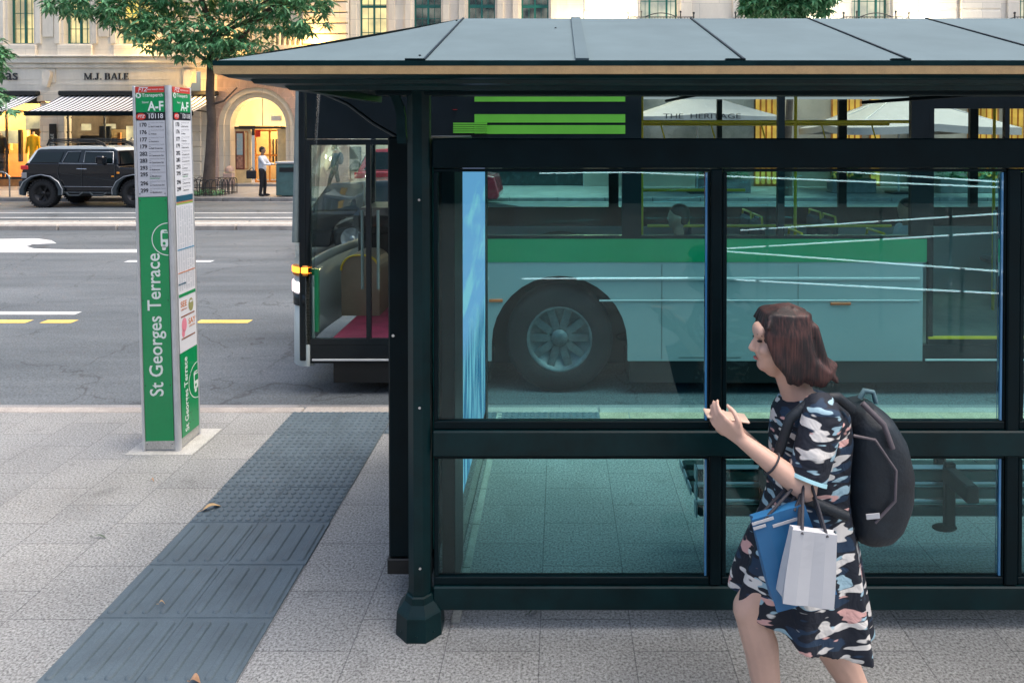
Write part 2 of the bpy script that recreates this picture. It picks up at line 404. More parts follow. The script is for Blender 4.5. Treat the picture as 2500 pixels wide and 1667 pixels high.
# --- tactile paving
mb = MB(); TX = [-2.085, -1.685]; TY0 = 3.227
def tile(mb, x, y, dots, jx=0, jz=0):
    g = .004; zt = .006+jz; s = .4
    mb.box(x+g+jx, x+s-g+jx, y+g, y+s-g, -.01, zt, .002)
    if dots:
        for i in range(8):
            for j in range(8):
                cx, cy = x+jx+.025+i*.05, y+.025+j*.05
                mb.lathe([(.0175, zt-.0004), (.0155, zt+.0055), (.011, zt+.0072)], (cx, cy, 0), n=9)
    else:
        for i in range(5):
            cx = x+jx+.04+i*.08
            def ring(w, z, e): return [(cx+w*math.cos(a), (y+.045+e if math.sin(a) < 0 else y+s-.045-e)+w*math.sin(a), z) for a in [2*PI*(k+.5)/12 for k in range(12)]]
            mb.rings([ring(.0185, zt-.0004, 0), ring(.0145, zt+.0065, 0), ring(.010, zt+.0078, 0)])
for k in range(-6, 2):
    for c, x in enumerate(TX): tile(mb, x, TY0+k*.4, False, R.uniform(-.003, .003), R.uniform(-.001, .002))
for k in range(2, 6):
    for c, x in enumerate(TX): tile(mb, x, TY0+k*.4, True, R.uniform(-.003, .003), R.uniform(-.001, .002))
mb.add([(-2.08, .8, .0025), (-1.29, .8, .0025), (-1.29, 5.62, .0025), (-2.08, 5.62, .0025)], [(0, 1, 2, 3)])
for i in range(4): tile(mb, -1.285+i*.4-.0, TY0+2.0, True)
struct(mb.build('tactile_path', 'tactile'))
# --- road markings (thin paint sheets)
def sheet(poly, z, name, m): return struct(MB().add([(p[0], p[1], z) for p in poly], [tuple(range(len(poly)))]).build(name, m))
def dash(x0, x1, y, w, m, name='lane_marking', d=0): sheet([(x0, y-w/2), (x1, y-w/2), (x1+d, y+w/2), (x0+d, y+w/2)], RZ+.004, name, m)
ZM = RZ+.004
for a, b in ((-60, 68), (100, 172), (455, 575)):
    p, q = G(a, 738, ZM), G(b, 738, ZM); dash(p.x, q.x, p.y, .15, 'road_yellow')
for k in range(8): dash(-8.2-k*1.0, -7.55-k*1.0, G(0, 738, ZM).y, .15, 'road_yellow')
p, q = G(-300, 719, ZM), G(180, 719, ZM); dash(p.x, q.x, p.y, .15, 'road_white')
p, q = G(290, 600, ZM), G(488, 600, ZM); dash(p.x, q.x, p.y, .17, 'road_white')
dash(-3.2, .2, p.y, .17, 'road_white'); dash(3.6, 7., p.y, .17, 'road_white')
sheet([tuple(G(*q, ZM))[:2] for q in ((345, 580), (345, 573), (150, 573), (78, 571), (60, 566), (75, 561), (130, 559), (118, 552), (85, 548), (0, 549), (-60, 552), (-160, 566), (-60, 577), (0, 580))], RZ+.004, 'arrow_marking', 'road_white')
for yy, w in ((500, .14), (489, .12)):
    p = G(0, yy, ZM); dash(-40, 40, p.y, w, 'road_white')
# --- median kerb
mb = MB(); x = -50.
while x < 50:
    mb.box(x+.01, x+1.4, 17.15, 17.4, -.3, .0, .03); mb.box(x+.01, x+1.4, 17.75, 18.0, -.3, .0, .03); x += 1.41
struct(mb.build('median_kerb', 'kerb_stone'))
struct(MB().box(-50, 50, 17.4, 17.75, -.3, -.012).build('median', 'concrete_pad'))
# --- far footpath
mb = MB(); x = -50.
while x < 60: mb.box(x+.01, x+1.6, 24.3, 24.55, -.3, .0, .02); x += 1.61
struct(mb.build('far_kerb', 'kerb_dark'))
struct(MB().box(-60, 70, 24.55, 31, -.3, -.004).build('far_footpath', 'far_paving'))
struct(MB().box(-50, 60, 23.95, 24.295, -.3, RZ+.005).build('far_gutter', 'kerb_dark'))

# ================================================================ BUS SHELTER
sh = thing('bus_shelter', 'dark green glazed bus shelter with grey metal hipped roof beside the kerb', 'bus shelter', (-.61, 3.17, 0))
FY = 3.17
def octpost(x, y, name='post', base=True, top=2.42):
    mb = MB(); a0 = PI/8
    mb.lathe([(.052, .12), (.052, top)], (x, y, 0), n=8, a0=a0, smooth=False)
    p = mb.build(name, 'green_paint', sh)
    if base:
        b = MB(); b.lathe([(.108, 0), (.108, .012), (.104, .1), (.098, .108), (.07, .14), (.063, .165), (.056, .17)], (x, y, 0), n=8, a0=a0, smooth=False)
        b.build('post_base', 'green_paint', p)
        c = MB()
        for j in range(8):
            c = MB(); a = a0+PI/8+j*PI/4; c.lathe([(.006, 0), (.005, .006)], (0, 0, 0), n=6); 
            M = Matrix.Translation((x+.096*math.cos(a)*1.0, y+.096*math.sin(a), .03))@Matrix.Rotation(a, 4, 'Z')@Matrix.Rotation(PI/2, 4, 'Y')
            c.xf(M); c.build('bolt', 'green_paint', p)
    return p
octpost(-.615, FY); octpost(3.29, FY)
for zz in (.3, 1.0, 1.9): MB().cyl((-.605, FY-.055, zz), (-.605, FY-.06, zz), .006, n=8).build('screw', 'steel', sh)
XL, X1a, X1b, X2a, X2b = -.555, .66, .71, 1.955, 2.012
XR = 3.235
def rail(name, z0, z1, y0, y1, x0=XL, x1=XR, bev=.006, m='green_paint'):
    return MB().box(x0, x1, y0, y1, z0, z1, bev).build(name, m, sh)
rail('bottom_rail', .095, .20, FY-.03, FY+.03)
rail('middle_rail', .775, .888, FY-.035, FY+.035)
rail('top_beam', 2.035, 2.165, FY-.03, FY+.03, m='dark_paint')
for x0, x1 in ((X1a, X1b), (X2a, X2b)):
    MB().box(x0, x1, FY-.026, FY+.026, .203, 2.032, .006).build('mullion', 'dark_paint', sh)
bays = [(XL, X1a), (X1b, X2a), (X2b, XR)]
for x0, x1 in bays:
    for z0, z1 in ((.203, .772), (.891, 2.032)):
        f = MB(); t = .022
        f.box(x0+.003, x1-.003, FY-.018, FY+.018, z0, z0+t+.012, .003)
        f.box(x0+.003, x1-.003, FY-.018, FY+.018, z1-t*.6, z1, .003)
        f.box(x0+.003, x0+t, FY-.018, FY+.018, z0+t+.014, z1-t*.6-.002, .003)
        f.box(x1-t*.5, x1-.003, FY-.018, FY+.018, z0+t+.014, z1-t*.6-.002, .003)
        fo = f.build('glazing_frame', 'dark_paint', sh)
        MB().box(x0+t-.008, x1-t*.5-.0125, FY-.004, FY+.004, z0+t+.004, z1-t*.6+.006).build('glass_pane', 'shelter_glass', fo)
        MB().box(x1-t*.5-.011, x1-t*.5-.002, FY-.012, FY+.012, z0+t+.015, z1-t*.6-.003).build('glass_edge_sheen', 'glass_edge_sheen', fo)
# roof
EY, EZ, X0, X1, RY, RDZ = 2.86, 2.475, -1.35, 5.2, 4.04, 2.825
RX = -.535; XE2 = 4.4
BYe, BZe = 4.38, 2.66
mb = MB()
# top shell with thickness
A = Vector((X0, EY, EZ)); B = Vector((RX, RY, RDZ)); C = Vector((XE2, RY, RDZ)); D = Vector((X1, EY, EZ)); E = Vector((X0+.12, BYe, BZe-.1)); F = Vector((X1, BYe, BZe-.1))
top = [A, B, C, D, E, F]; dn = Vector((0, 0, -.02))
nv = 12
def hip(a, b, sag=-.012): return [a.lerp(b, i/nv)+Vector((0, 0, sag*math.sin(PI*i/nv))) for i in range(nv+1)]
h1 = hip(A, B)
front = h1+[C, D]
n = len(front)
vs = front+[E, F]; vs2 = [v+dn for v in vs]
fs = []
# front fan as strips between hip points and eave points
ev = [Vector((h.x, EY, EZ)) for h in h1]
mb.add(h1+ev, [(i, i+1, n0+1+i, n0+i) for n0 in [nv+1] for i in range(nv)])
mb.add([B, C, Vector((RX, EY, EZ)), Vector((XE2, EY, EZ))], [(0, 2, 3, 1)])
mb.add([C, D, Vector((XE2, EY, EZ))], [(0, 2, 1)])
mb.add([A, B, E], [(0, 2, 1)]); mb.add([B, C, F, E], [(0, 1, 2, 3)]); mb.add([C, D, F], [(0, 1, 2)])
k = len(mb.v); fcs = list(mb.f); mb.add([v+dn for v in mb.v], fcs)
mb.build('roof_sheet', 'roof_metal', sh, fix=False)
def on_roof(x, t): return Vector((x, EY+(RY-EY)*t, EZ+(RDZ-EZ)*t))
for sx in (-.535, .731, 1.385, 2.04, 2.69):
    d = on_roof(sx, 1)-on_roof(sx, 0); nrm = Vector((0, -d.z, d.y)).normalized()
    s_ = MB(); a, b = on_roof(sx, 0), on_roof(sx, 1); w = Vector((.0045, 0, 0))
    s_.add([a-w+nrm*.0, a+w, b+w, b-w, a-w+nrm*.006, a+w+nrm*.006, b+w+nrm*.006, b-w+nrm*.006], [(0, 1, 2, 3), (4, 7, 6, 5), (0, 4, 5, 1), (1, 5, 6, 2), (2, 6, 7, 3), (3, 7, 4, 0)])
    s_.box(sx-.075, sx+.0, EY-.008, EY+.012, EZ+.001, EZ+.007)
    s_.build('seam', 'dark_paint', sh)
s_ = MB(); a, b = on_roof(.09, 0), on_roof(.09, 1); w = Vector((.026, 0, 0)); u = Vector((0, -.28, .95)).normalized()*.009
s_.add([a-w, a+w, b+w, b-w, a-w+u, a+w+u, b+w+u, b-w+u], [(4, 5, 6, 7), (0, 4, 7, 3), (1, 2, 6, 5), (0, 1, 5, 4)]); s_.build('seam_cap', 'roof_seam', sh)
for q in ((-.57, .08), (-.56, .92), (-.02, .7)):
    p = on_roof(*q); MB().ell(p+Vector((0, 0, .002)), (.006, .006, .003), nu=8, nv=4).build('rivet', 'dark_paint', sh)
# fascia profile (y,z) swept along X with mitred left end
prof = [(EY-.012, EZ-.004), (EY-.012, EZ-.024), (EY+.004, EZ-.028)]
def sweep(prof, name, m, close=True):
    mb = MB()
    def path(dy): return None
    L0 = []; 
    for (y, z) in prof:
        i = y-EY
        L0.append([Vector((X1, y, z)), Vector((X0+i, y, z)), Vector((X0+i+.02, BYe-.02, z))])
    rings = [[row[k] for row in L0] for k in range(3)]
    mb.rings(rings, caps=False, closed=True, smooth=False)
    return mb.build(name, m, sh)
sweep([(EY-.014, EZ-.002), (EY-.014, EZ-.022), (EY+.05, EZ-.022), (EY+.05, EZ-.003)], 'fascia_cap', 'green_paint')
sweep([(EY-.013, EZ-.0225), (EY-.011, EZ-.0545), (EY+.05, EZ-.0545), (EY+.05, EZ-.0225)], 'gold_trim', 'gold_strip')
sweep([(EY+.006, EZ-.055), (EY+.03, EZ-.067), (EY+.09, EZ-.07), (EY+.10, EZ-.085), (EY+.19, EZ-.088), (EY+.205, EZ-.105), (EY+.26, EZ-.105), (EY+.26, EZ-.055)], 'gutter_moulding', 'green_paint')
MB().box(X0+.27, X1, EY+.262, BYe-.04, EZ-.07, EZ-.04).build('soffit', 'dark_paint', sh)
rail('header_beam', 2.352, 2.40, FY-.04, FY+.045, -.8, 4.2, m='dark_paint')
# curved bracket outboard of the post and arms
br = MB(); pts = []
for i in range(11):
    a = PI/2*i/10; pts.append((-.69-.12*math.sin(a)**1.6*1.0+.0, FY+.02, 2.14+.245*(1-math.cos(a))))
P0 = [P(925, 330, FY), P(922, 300, FY), P(922, 270, FY), P(918, 245, FY), P(908, 222, FY), P(893, 203, FY)]
for dy in (-.0,):
    rg = []
    for i, p in enumerate(P0):
        w = .021-.0005*i; rg.append([Vector((p.x-w, p.y-.012, p.z)), Vector((p.x+w, p.y-.012, p.z)), Vector((p.x+w, p.y+.012, p.z)), Vector((p.x-w, p.y+.012, p.z))])
    br.rings(rg, smooth=False)
br.build('curved_bracket', 'green_paint', sh)
MB().tube([P(922, 320, 3.4), P(860, 285, 3.6), P(800, 240, 3.9), P(720, 205, 4.2)], .010, 8).build('conduit', 'dark_paint', sh)
MB().tube([P(1740, 201, 3.4), P(1640, 212, 3.8), P(1530, 232, 4.3)], .008, 8).build('stay_rod', 'dark_paint', sh)
MB().tube([P(1980, 236, 3.9), P(2180, 222, 3.6), P(2420, 200, 3.3)], .009, 8).build('stay_rod', 'dark_paint', sh)
# outer slab + ad light box at the end of the shelter
lb = thing('advertising_light_box', 'slim dark light box with glowing blue poster closing the shelter end', 'light box', (-.55, 3.4, 0))
MB().box(-.800, -.600, 3.36, 4.95, .20, 2.17, .008).build('casing', 'dark_paint', lb)
MB().box(-.806, -.594, 3.352, 4.96, .125, .197, .004).build('plinth', 'black_plastic', lb)
MB().box(-.598, -.592, 3.40, 4.9, .22, 2.1).build('inner_glass', 'glass_green', lb)
MB().cyl((-.775, 3.36, 1.245), (-.775, 3.354, 1.245), .007, n=12).build('lock', 'steel', lb)
MB().box(-.552, -.490, 3.37, 3.655, .02, 2.15, .004).build('frame_stile', 'dark_paint', lb)
MB().box(-.552, -.490, 4.80, 4.93, .02, 2.15, .004).build('frame_stile', 'dark_paint', lb)
MB().box(-.545, -.498, 3.657, 4.798, .05, .33).build('kick_glass', 'shelter_glass', lb)
MB().box(-.550, -.494, 3.657, 4.798, 2.05, 2.15).build('top_frame', 'dark_paint', lb)
MB().box(-.550, -.500, 3.657, 4.798, .335, 2.047).build('poster_box', 'dark_paint', lb)
def admat():
    m, nt, out = newmat('poster_print')
    tc = N(nt, 'TexCoord'); mp = N(nt, 'Mapping'); mp.inputs['Rotation'].default_value = (.5, 0, 0); mp.inputs['Scale'].default_value = (1, .9, 3.4)
    L(nt, tc.outputs['Object'], mp.inputs[0])
    n1 = N(nt, 'TexNoise'); n1.inputs['Scale'].default_value = 2.0; n1.inputs['Detail'].default_value = 3; n1.inputs['Distortion'].default_value = .4; L(nt, mp.outputs[0], n1.inputs['Vector'])
    sp = N(nt, 'SeparateXYZ'); L(nt, tc.outputs['Object'], sp.inputs[0])
    cr = N(nt, 'ValToRGB'); e = cr.color_ramp; e.elements[0].position = .5; e.elements[0].color = (.38, .50, .82, 1); e.elements[1].position = .66; e.elements[1].color = (.56, .73, .86, 1)
    L(nt, n1.outputs[0], cr.inputs[0])
    # water in the lower part of the picture
    c2 = N(nt, 'ValToRGB'); e = c2.color_ramp; e.elements[0].position = .4; e.elements[0].color = (.05, .18, .34, 1); e.elements[1].position = .6; e.elements[1].color = (.42, .64, .78, 1)
    mp2 = N(nt, 'Mapping'); mp2.inputs['Scale'].default_value = (1, 9, 1.2); L(nt, tc.outputs['Object'], mp2.inputs[0])
    n2 = N(nt, 'TexNoise'); n2.inputs['Scale'].default_value = 1.8; L(nt, mp2.outputs[0], n2.inputs['Vector']); L(nt, n2.outputs[0], c2.inputs[0])
    mr = N(nt, 'MapRange'); mr.inputs['From Min'].default_value = .95; mr.inputs['From Max'].default_value = 1.15; L(nt, sp.outputs[2], mr.inputs[0])
    mx = N(nt, 'Mix', data_type='RGBA'); L(nt, mr.outputs[0], mx.inputs[0]); L(nt, c2.outputs[0], mx.inputs[6]); L(nt, cr.outputs[0], mx.inputs[7])
    em = N(nt, 'Emission'); em.inputs[1].default_value = .47; L(nt, mx.outputs[2], em.inputs[0]); L(nt, em.outputs[0], out.inputs[0])
admat()
po = MB().box(-.499, -.494, 3.67, 4.79, .34, 2.04).build('poster', 'poster_print', lb)
# pale floor channel inside, below the light box
mat('channel_stone', (.38, .38, .34), .7, var=.2, scale=8, fine=.2, bscale=120)
mb = MB(); y = 3.2
while y < 5.4: mb.box(-.485, -.447, y, y+.395, -.01, .012, .002); y += .4
struct(mb.build('floor_channel', 'channel_stone'))
# bench
bn = thing('bench', 'low slatted metal bench hung inside the glass bus shelter', 'bench', (1.9, 3.5, 0))
mat('bench_paint', (.008, .045, .045), .3, var=.25, coat=.4)
for z in (.575, .49, .405):
    MB().box(.665, 3.3, 3.445, 3.50, z-.060, z, .010).build('back_slat', 'bench_paint', bn)
    MB().box(.665, 3.3, 3.447, 3.49, z+.001, z+.004).build('slat_sheen', 'alu', bn)  # pale strip stands in for sky reflected on the slat top
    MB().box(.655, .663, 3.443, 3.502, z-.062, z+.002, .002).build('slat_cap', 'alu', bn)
for i, y in enumerate((3.60, 3.72, 3.84)):
    MB().box(.665, 3.3, y, y+.085, .375, .41, .012).build('seat_slat', 'bench_paint', bn)
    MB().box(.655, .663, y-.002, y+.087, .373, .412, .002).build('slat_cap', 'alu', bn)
for bx in (.98, 1.86):
    b = MB(); b.box(bx-.03, bx+.03, 3.225, 3.44, .52, .60, .008); b.box(bx-.028, bx+.028, 3.502, 3.53, .335, .61, .008); b.box(bx-.028, bx+.028, 3.532, 3.93, .345, .372, .01)
    b.box(bx-.026, bx+.026, 3.41, 3.442, .30, .62, .008); b.ell((bx-.02, 3.43, .305), (.06, .03, .018))
    b.build('support_bracket', 'dark_paint', bn)

# ================================================================ TOTEM SIGN
tx0, tx1 = P(329, 1043, 4.93).x, P(413, 1043, 4.93).x
ty0, ty1 = 4.93, 5.215
TZ = P(308, 197, 4.93).z
tt = thing('bus_stop_totem', 'tall green and grey bus stop totem lettered St Georges Terrace', 'bus stop sign', ((tx0+tx1)/2, 5.07, 0))
MB().box(tx0+.012, tx1-.012, ty0+.012, ty1-.012, .0, TZ-.004).build('core', 'alu', tt)
e = MB()
e.box(tx0-.004, tx0+.014, ty0-.002, ty0+.016, .0, TZ, .003)
e.lathe([(.022, 0), (.022, TZ)], (tx1-.018, ty0+.018, 0), n=20)
e.box(tx1-.014, tx1+.002, ty1-.012, ty1+.004, 0, TZ, .003); e.box(tx0-.004, tx0+.014, ty1-.012, ty1+.004, 0, TZ, .003)
e.build('corner_post', 'alu', tt)
mb = MB().box(tx0+.01, tx1-.03, ty0+.002, ty0+.02, .02, .075); mb.box(tx1-.02, tx1-.004, ty0+.03, ty1-.01, .02, .075); mb.build('base_plate', 'concrete_pad', tt)
# frames for face drawing: u from 0..W, v = z ; front face normal -Y, side face normal +X
FX0, FX1 = tx0+.016, tx1-.040; FYF = ty0+.004
SY0, SY1 = ty0+.040, ty1-.014; SXF = tx1+.000
def zrow(yd): return P(330, yd, 4.93).z
class Face:
    def __init__(s, side): s.side = side; s.W = (SY1-SY0) if side else (FX1-FX0)
    def pt(s, u, z, off=0): return (SXF+off, SY0+u*s.W, z) if s.side else (FX0+u*s.W, FYF-off, z)
    def ux(s): return (0, 1, 0) if s.side else (1, 0, 0)
    def rect(s, u0, u1, z0, z1, off, m, name, th=.003):
        mb = MB(); a = s.pt(u0, z0, off-th); b = s.pt(u1, z1, off); mb.box(a[0], b[0], a[1], b[1], a[2], b[2]); return mb.build(name, m, tt)
    def poly(s, mb, pts, off): mb.add([s.pt(u, z, off) for u, z in pts], [tuple(range(len(pts)))]); return mb
    def txt(s, mb, t, u, z, size, off=.0012, align='LEFT', rot=False, **k):
        if rot: mb.text(t, s.pt(u, z, off), (0, 0, 1), Vector(s.ux())*-1, size, align, **k)
        else: mb.text(t, s.pt(u, z, off), s.ux(), (0, 0, 1), size, align, **k)
        return mb
def ring_poly(F, mb, uc, zc, r, w, off, umax=1.0):
    n = 48; 
    for i in range(n):
        a, b = 2*PI*i/n, 2*PI*(i+1)/n
        q = [(uc+r*math.cos(a)/F.W, zc+r*math.sin(a)), (uc+r*math.cos(b)/F.W, zc+r*math.sin(b)), (uc+(r-w)*math.cos(b)/F.W, zc+(r-w)*math.sin(b)), (uc+(r-w)*math.cos(a)/F.W, zc+(r-w)*math.sin(a))]
        if max(p[0] for p in q) <= umax: F.poly(mb, q, off)
def oval(F, mb, uc, zc, ru, rz, off, n=28): F.poly(mb, [(uc+ru*math.cos(2*PI*i/n)/F.W, zc+rz*math.sin(2*PI*i/n)) for i in range(n)], off)
def busicon(F, mbw, mbg, uc, zc, s, off):
    W = F.W
    def rr(mb, u0, u1, z0, z1, o, r=.12):
        r *= s; pts = []
        for cx, cz, a0 in ((u1-r/W, z1-r, 0), (u0+r/W, z1-r, 1), (u0+r/W, z0+r, 2), (u1-r/W, z0+r, 3)):
            for k in range(5): a = PI/2*(a0+k/4); pts.append((min(1, cx+r*math.cos(a)/W), cz+r*math.sin(a)))
        F.poly(mb, pts, o)
    u1 = min(1, uc+.42*s/W)
    rr(mbw, uc-.42*s/W, u1, zc-.42*s, zc+.5*s, off)
    rr(mbw, uc-.36*s/W, uc-.16*s/W, zc-.58*s, zc-.36*s, off, .06)
    rr(mbg, uc-.33*s/W, min(1, uc+.33*s/W), zc+.0*s, zc+.32*s, off+.0008, .05)
    rr(mbg, uc-.24*s/W, min(1, uc+.24*s/W), zc+.38*s, zc+.43*s, off+.0008, .02)
    oval(F, mbg, uc-.24*s/W, zc-.22*s, .08*s, .08*s, off+.0008)
routes = ['170', '176', '177', '179', '282', '283', '293', '295', '296', '299']
dest = ['to Bull Creek Stn', 'to Wilson', 'to Karawara', 'to Bull Creek Stn', 'to Cannington Stn', 'to Cannington Stn', 'to Kelmscott', 'to Maddington', 'to Cannington Stn', 'to Maddington']
ry = [287, 304, 321, 337, 353.5, 369.5, 386, 401, 421.5, 438]
for F in (Face(False), Face(True)):
    k = 'S' if F.side else 'F'
    zt = TZ-.006
    zz = [zt, zrow(213), zrow(258), zrow(277), zrow(452)]
    F.rect(0, 1, zz[1]+.001, zz[0], 0, 'sticker_red', 'header_panel')
    F.rect(0, 1, zz[2]+.001, zz[1], 0, 'sticker_green', 'stand_panel')
    F.rect(0, 1, zz[3]+.001, zz[2], 0, 'sticker_black', 'stop_number_panel')
    F.rect(0, 1, zz[4]+.001, zz[3], 0, 'sticker_grey' if not F.side else 'sticker_white', 'route_panel')
    wt = MB(); rd = MB(); wr = MB()
    zc = (zz[0]+zz[1])/2; zs = (zz[2]+zz[3])/2
    F.txt(wr, 'FTZ', .09, zc, .040, align='LEFT', bold=.02, shear=.3, sx=.9)
    ringz = MB(); ring_poly(F, wr, .21, zc, .0, .0, .0012) if False else None
    F.txt(wr, 'FREE TRANSIT ZONE', .42, zc, .0118, align='LEFT', bold=.01, sx=1.)
    zb = zrow(219)
    oval(F, wt, .10, zb, .019, .019, .0012)
    g2 = MB(); oval(F, g2, .085, zb+.004, .006, .006, .002); oval(F, g2, .12, zb-.003, .006, .007, .002)
    F.poly(g2, [(.05, zb-.016), (.07, zb-.016), (.15, zb+.016), (.13, zb+.016)], .002); g2.build('logo_cut', 'sticker_green', tt)
    F.txt(wt, 'Transperth', .22, zb, .034, align='LEFT', bold=.008, sx=.95)
    F.txt(wt, 'Stand', .22, zrow(235), .020, align='LEFT')
    F.txt(wt, 'A-F', .43, zrow(245), .088, align='LEFT', bold=.028, sx=.82)
    oval(F, rd, .17, zs, .033, .023, .0012); rd.build('zone_badge', 'sticker_red', tt)
    F.txt(wr, 'FTZ', .175, zs, .027, off=.0022, align='CENTER', bold=.02, shear=.25)
    F.txt(wr, '10118', .95, zs, .047, align='RIGHT', bold=.012, sx=.9)
    F.txt(wr, 'Stop number', .38, zs+.021, .010, align='LEFT')
    wt.build('stand_lettering', 'print_white', tt); wr.build('badge_lettering', 'sticker_white', tt)
    ink = MB(); sf = MB(); gr = MB()
    for i, rnum in enumerate(routes):
        z = zrow(ry[i])
        F.txt(ink, rnum, .09, z, .037, align='LEFT', bold=.03, sx=.95)
        F.txt(sf, 'via Victoria Park Transfer', .42, z+.014, .0105, align='LEFT'); F.txt(sf, 'Stn', .42, z+.001, .0105, align='LEFT')
        F.txt(ink, dest[i], .42, z-.0125, .0135, align='LEFT', bold=.02)
        if rnum == '295': F.txt(gr, 'Limited stops', .42, z-.026, .013, align='LEFT', bold=.02)
    ink.build('route_numbers', 'ink', tt); sf.build('route_text', 'ink_soft', tt); gr.build('route_note', 'sticker_green', tt)
F = Face(False)
zb0, zb1 = zrow(1028), zrow(453)
gp = F.rect(0, 1, zb0, zb1, 0, 'sticker_green', 'name_panel')
w = MB(); g = MB()
F.txt(w, 'St Georges Terrace', .475, (zrow(600)+zrow(892))/2, .132, align='CENTER', rot=True, bold=.012, sx=.93)
zc = zrow(550); ring_poly(F, w, 1.0, zc, .113, .006, .0012)
busicon(F, w, g, 1.02, zc, .13, .0012)
w.build('street_name_lettering', 'print_white', tt); g.build('bus_symbol_window', 'sticker_green', tt)
bl = MB()
for yd in (460, 690, 885, 1020, 445):
    for u in (.06, .94):
        p = F.pt(u, zrow(yd), .001); bl.cyl(p, (p[0], p[1]-.002, p[2]), .0035, n=8)
bl.build('panel_screw', 'ink', tt)
F = Face(True)
def zside(yd): return P(452, yd, ty1).z*.5+P(412, yd, ty0).z*.5
zA, zB, zC, zD = zz[4], P(412, 682, ty0).z, P(412, 818, ty0).z, .078
F.rect(0, 1, zC+.001, zA, 0, 'sticker_white', 'timetable_panel')
F.rect(0, 1, zD, zC, 0, 'sticker_green', 'name_panel')
def band(z0, z1, m, name, u0=0.02, u1=.98): F.rect(u0, u1, z0, z1, .0022, m, name, .0012)
band(zA-.045, zA-.004, 'print_navy', 'timetable_header'); band(zA-.054, zA-.047, 'print_orange', 'rule'); band(zA-.064, zA-.057, 'print_lime', 'rule')
tb = MB(); za = zA-.085
zl = zB+.02
z = za
while z > zl:
    for c in range(7):
        if R.random() < .92: 
            u = .05+c*.132; F.poly(tb, [(u, z), (u+.085, z), (u+.085, z+.0035), (u, z+.0035)], .0012)
    z -= .0085
tb.build('timetable_columns', mat('ink_faint', (.42, .47, .53), .5), tt)
band(P(412, 578, ty0).z-.006, P(412, 578, ty0).z, 'print_blue', 'rule'); band(P(412, 632, ty0).z-.006, P(412, 632, ty0).z, 'print_orange', 'rule'); band(P(412, 658, ty0).z-.008, P(412, 658, ty0).z, 'print_navy', 'rule', .02, .45)
band(zB-.022, zB, 'sticker_green', 'rule')
pst = zB-.022; ph = pst-zC
t1 = MB(); F.txt(t1, 'SEE', .10, pst-ph*.14, .056, align='LEFT', bold=.02); F.txt(t1, 'SOMETHING', .10, pst-ph*.235, .015, align='LEFT', bold=.02)
t1.build('poster_lettering', 'print_orange', tt); t1 = MB()
F.txt(t1, 'SAY', .52, pst-ph*.50, .056, align='LEFT', bold=.02); F.txt(t1, 'SOMETHING', .55, pst-ph*.59, .015, align='LEFT', bold=.02)
t1.build('poster_lettering', 'print_orange', tt)
o1 = MB(); oval(F, o1, .70, pst-ph*.20, .034, .046, .0012); o1.build('poster_owl', 'print_olive', tt)
o1 = MB(); oval(F, o1, .66, pst-ph*.14, .009, .009, .002); oval(F, o1, .75, pst-ph*.14, .009, .009, .002); o1.build('poster_owl_eyes', 'sticker_white', tt)
o1 = MB(); oval(F, o1, .28, pst-ph*.52, .034, .05, .0012); oval(F, o1, .22, pst-ph*.66, .02, .03, .0012); o1.build('poster_bird', 'print_pink', tt)
o1 = MB()
for zq in (.36, .76): F.poly(o1, [(.1, pst-ph*zq-.005), (.9, pst-ph*zq-.005), (.9, pst-ph*zq+.005), (.1, pst-ph*zq+.005)], .0012)
o1.build('poster_branch', 'print_brown', tt)
w = MB(); g = MB()
F.txt(w, 'St Georges Terrace', .30, .5*(zC+zD)-.01, .066, align='CENTER', rot=True, bold=.02, sx=.98)
zc = P(452, 850, ty1).z; ring_poly(F, w, 1.0, zc-.06, .13, .006, .0012); busicon(F, w, g, 1.0, zc-.06, .14, .0012)
w.build('street_name_lettering', 'print_white', tt); g.build('bus_symbol_window', 'sticker_green', tt)
sc_ = MB()
for i in range(26):
    u, z = R.uniform(.35, .9), zD+R.uniform(.05, .42); a = R.uniform(-1, 1); l = R.uniform(.008, .035)
    du, dz = l*math.cos(a)/F.W, l*math.sin(a); F.poly(sc_, [(u, z), (u+du, z+dz), (u+du, z+dz+.002), (u, z+.002)], .0018)
sc_.build('scratches', 'ink', tt)
tt.rotation_euler.y = -.021
# concrete footing pad
struct(MB().box(tx0-.10, tx1+.11, ty0-.05, ty1+.10, -.02, .006, .003).build('totem_pad', 'concrete_pad'))
# fallen leaves
def leaf(px, py, ln, ang, m, label, w=.35, z=.016):
    c = G(px, py, z); mb = MB(); n = 8; vs = []
    for i in range(n+1):
        t = i/n; ww = w*ln*.5*math.sin(PI*t)**.8; k = .012*math.sin(PI*t*1.3)
        for s in (-1, 0, 1): vs.append(Vector(((t-.5)*ln, s*ww, k+abs(s)*ww*.45)))
    fs = [(3*i+s, 3*i+3+s, 3*i+4+s, 3*i+1+s) for i in range(n) for s in (0, 1)]
    mb.add(vs, fs, True); mb.tube([(-ln*.5, 0, .002), (-ln*.75, .005, .001)], .0015, 5)
    mb.xf(Matrix.Rotation(ang, 4, 'Z'))
    o = mb.build('fallen_leaf', m); o.location = c; tag(o, label, 'leaf', 'fallen leaves'); return o
leaf(487, 1165, .105, .75, 'leaf_dry', 'large curled tan leaf lying on the studded tactile tiles')
leaf(350, 1103, .02, .1, 'leaf_small', 'tiny orange leaf on the slabs beside the totem', .8, .006)
leaf(448, 1563, .04, .2, 'leaf_small', 'pale dry leaf on the ribbed tactile tiles at the bottom of the photo', .9)
leaf(230, 1233, .08, 0, mat('leaf_green', (.06, .10, .06), .6), 'thin dark twig-like leaf on the granite slabs', .12, .006)
leaf(372, 1385, .03, .5, 'leaf_dry', 'small yellowish leaf between the ribs of the tactile tiles', .4)
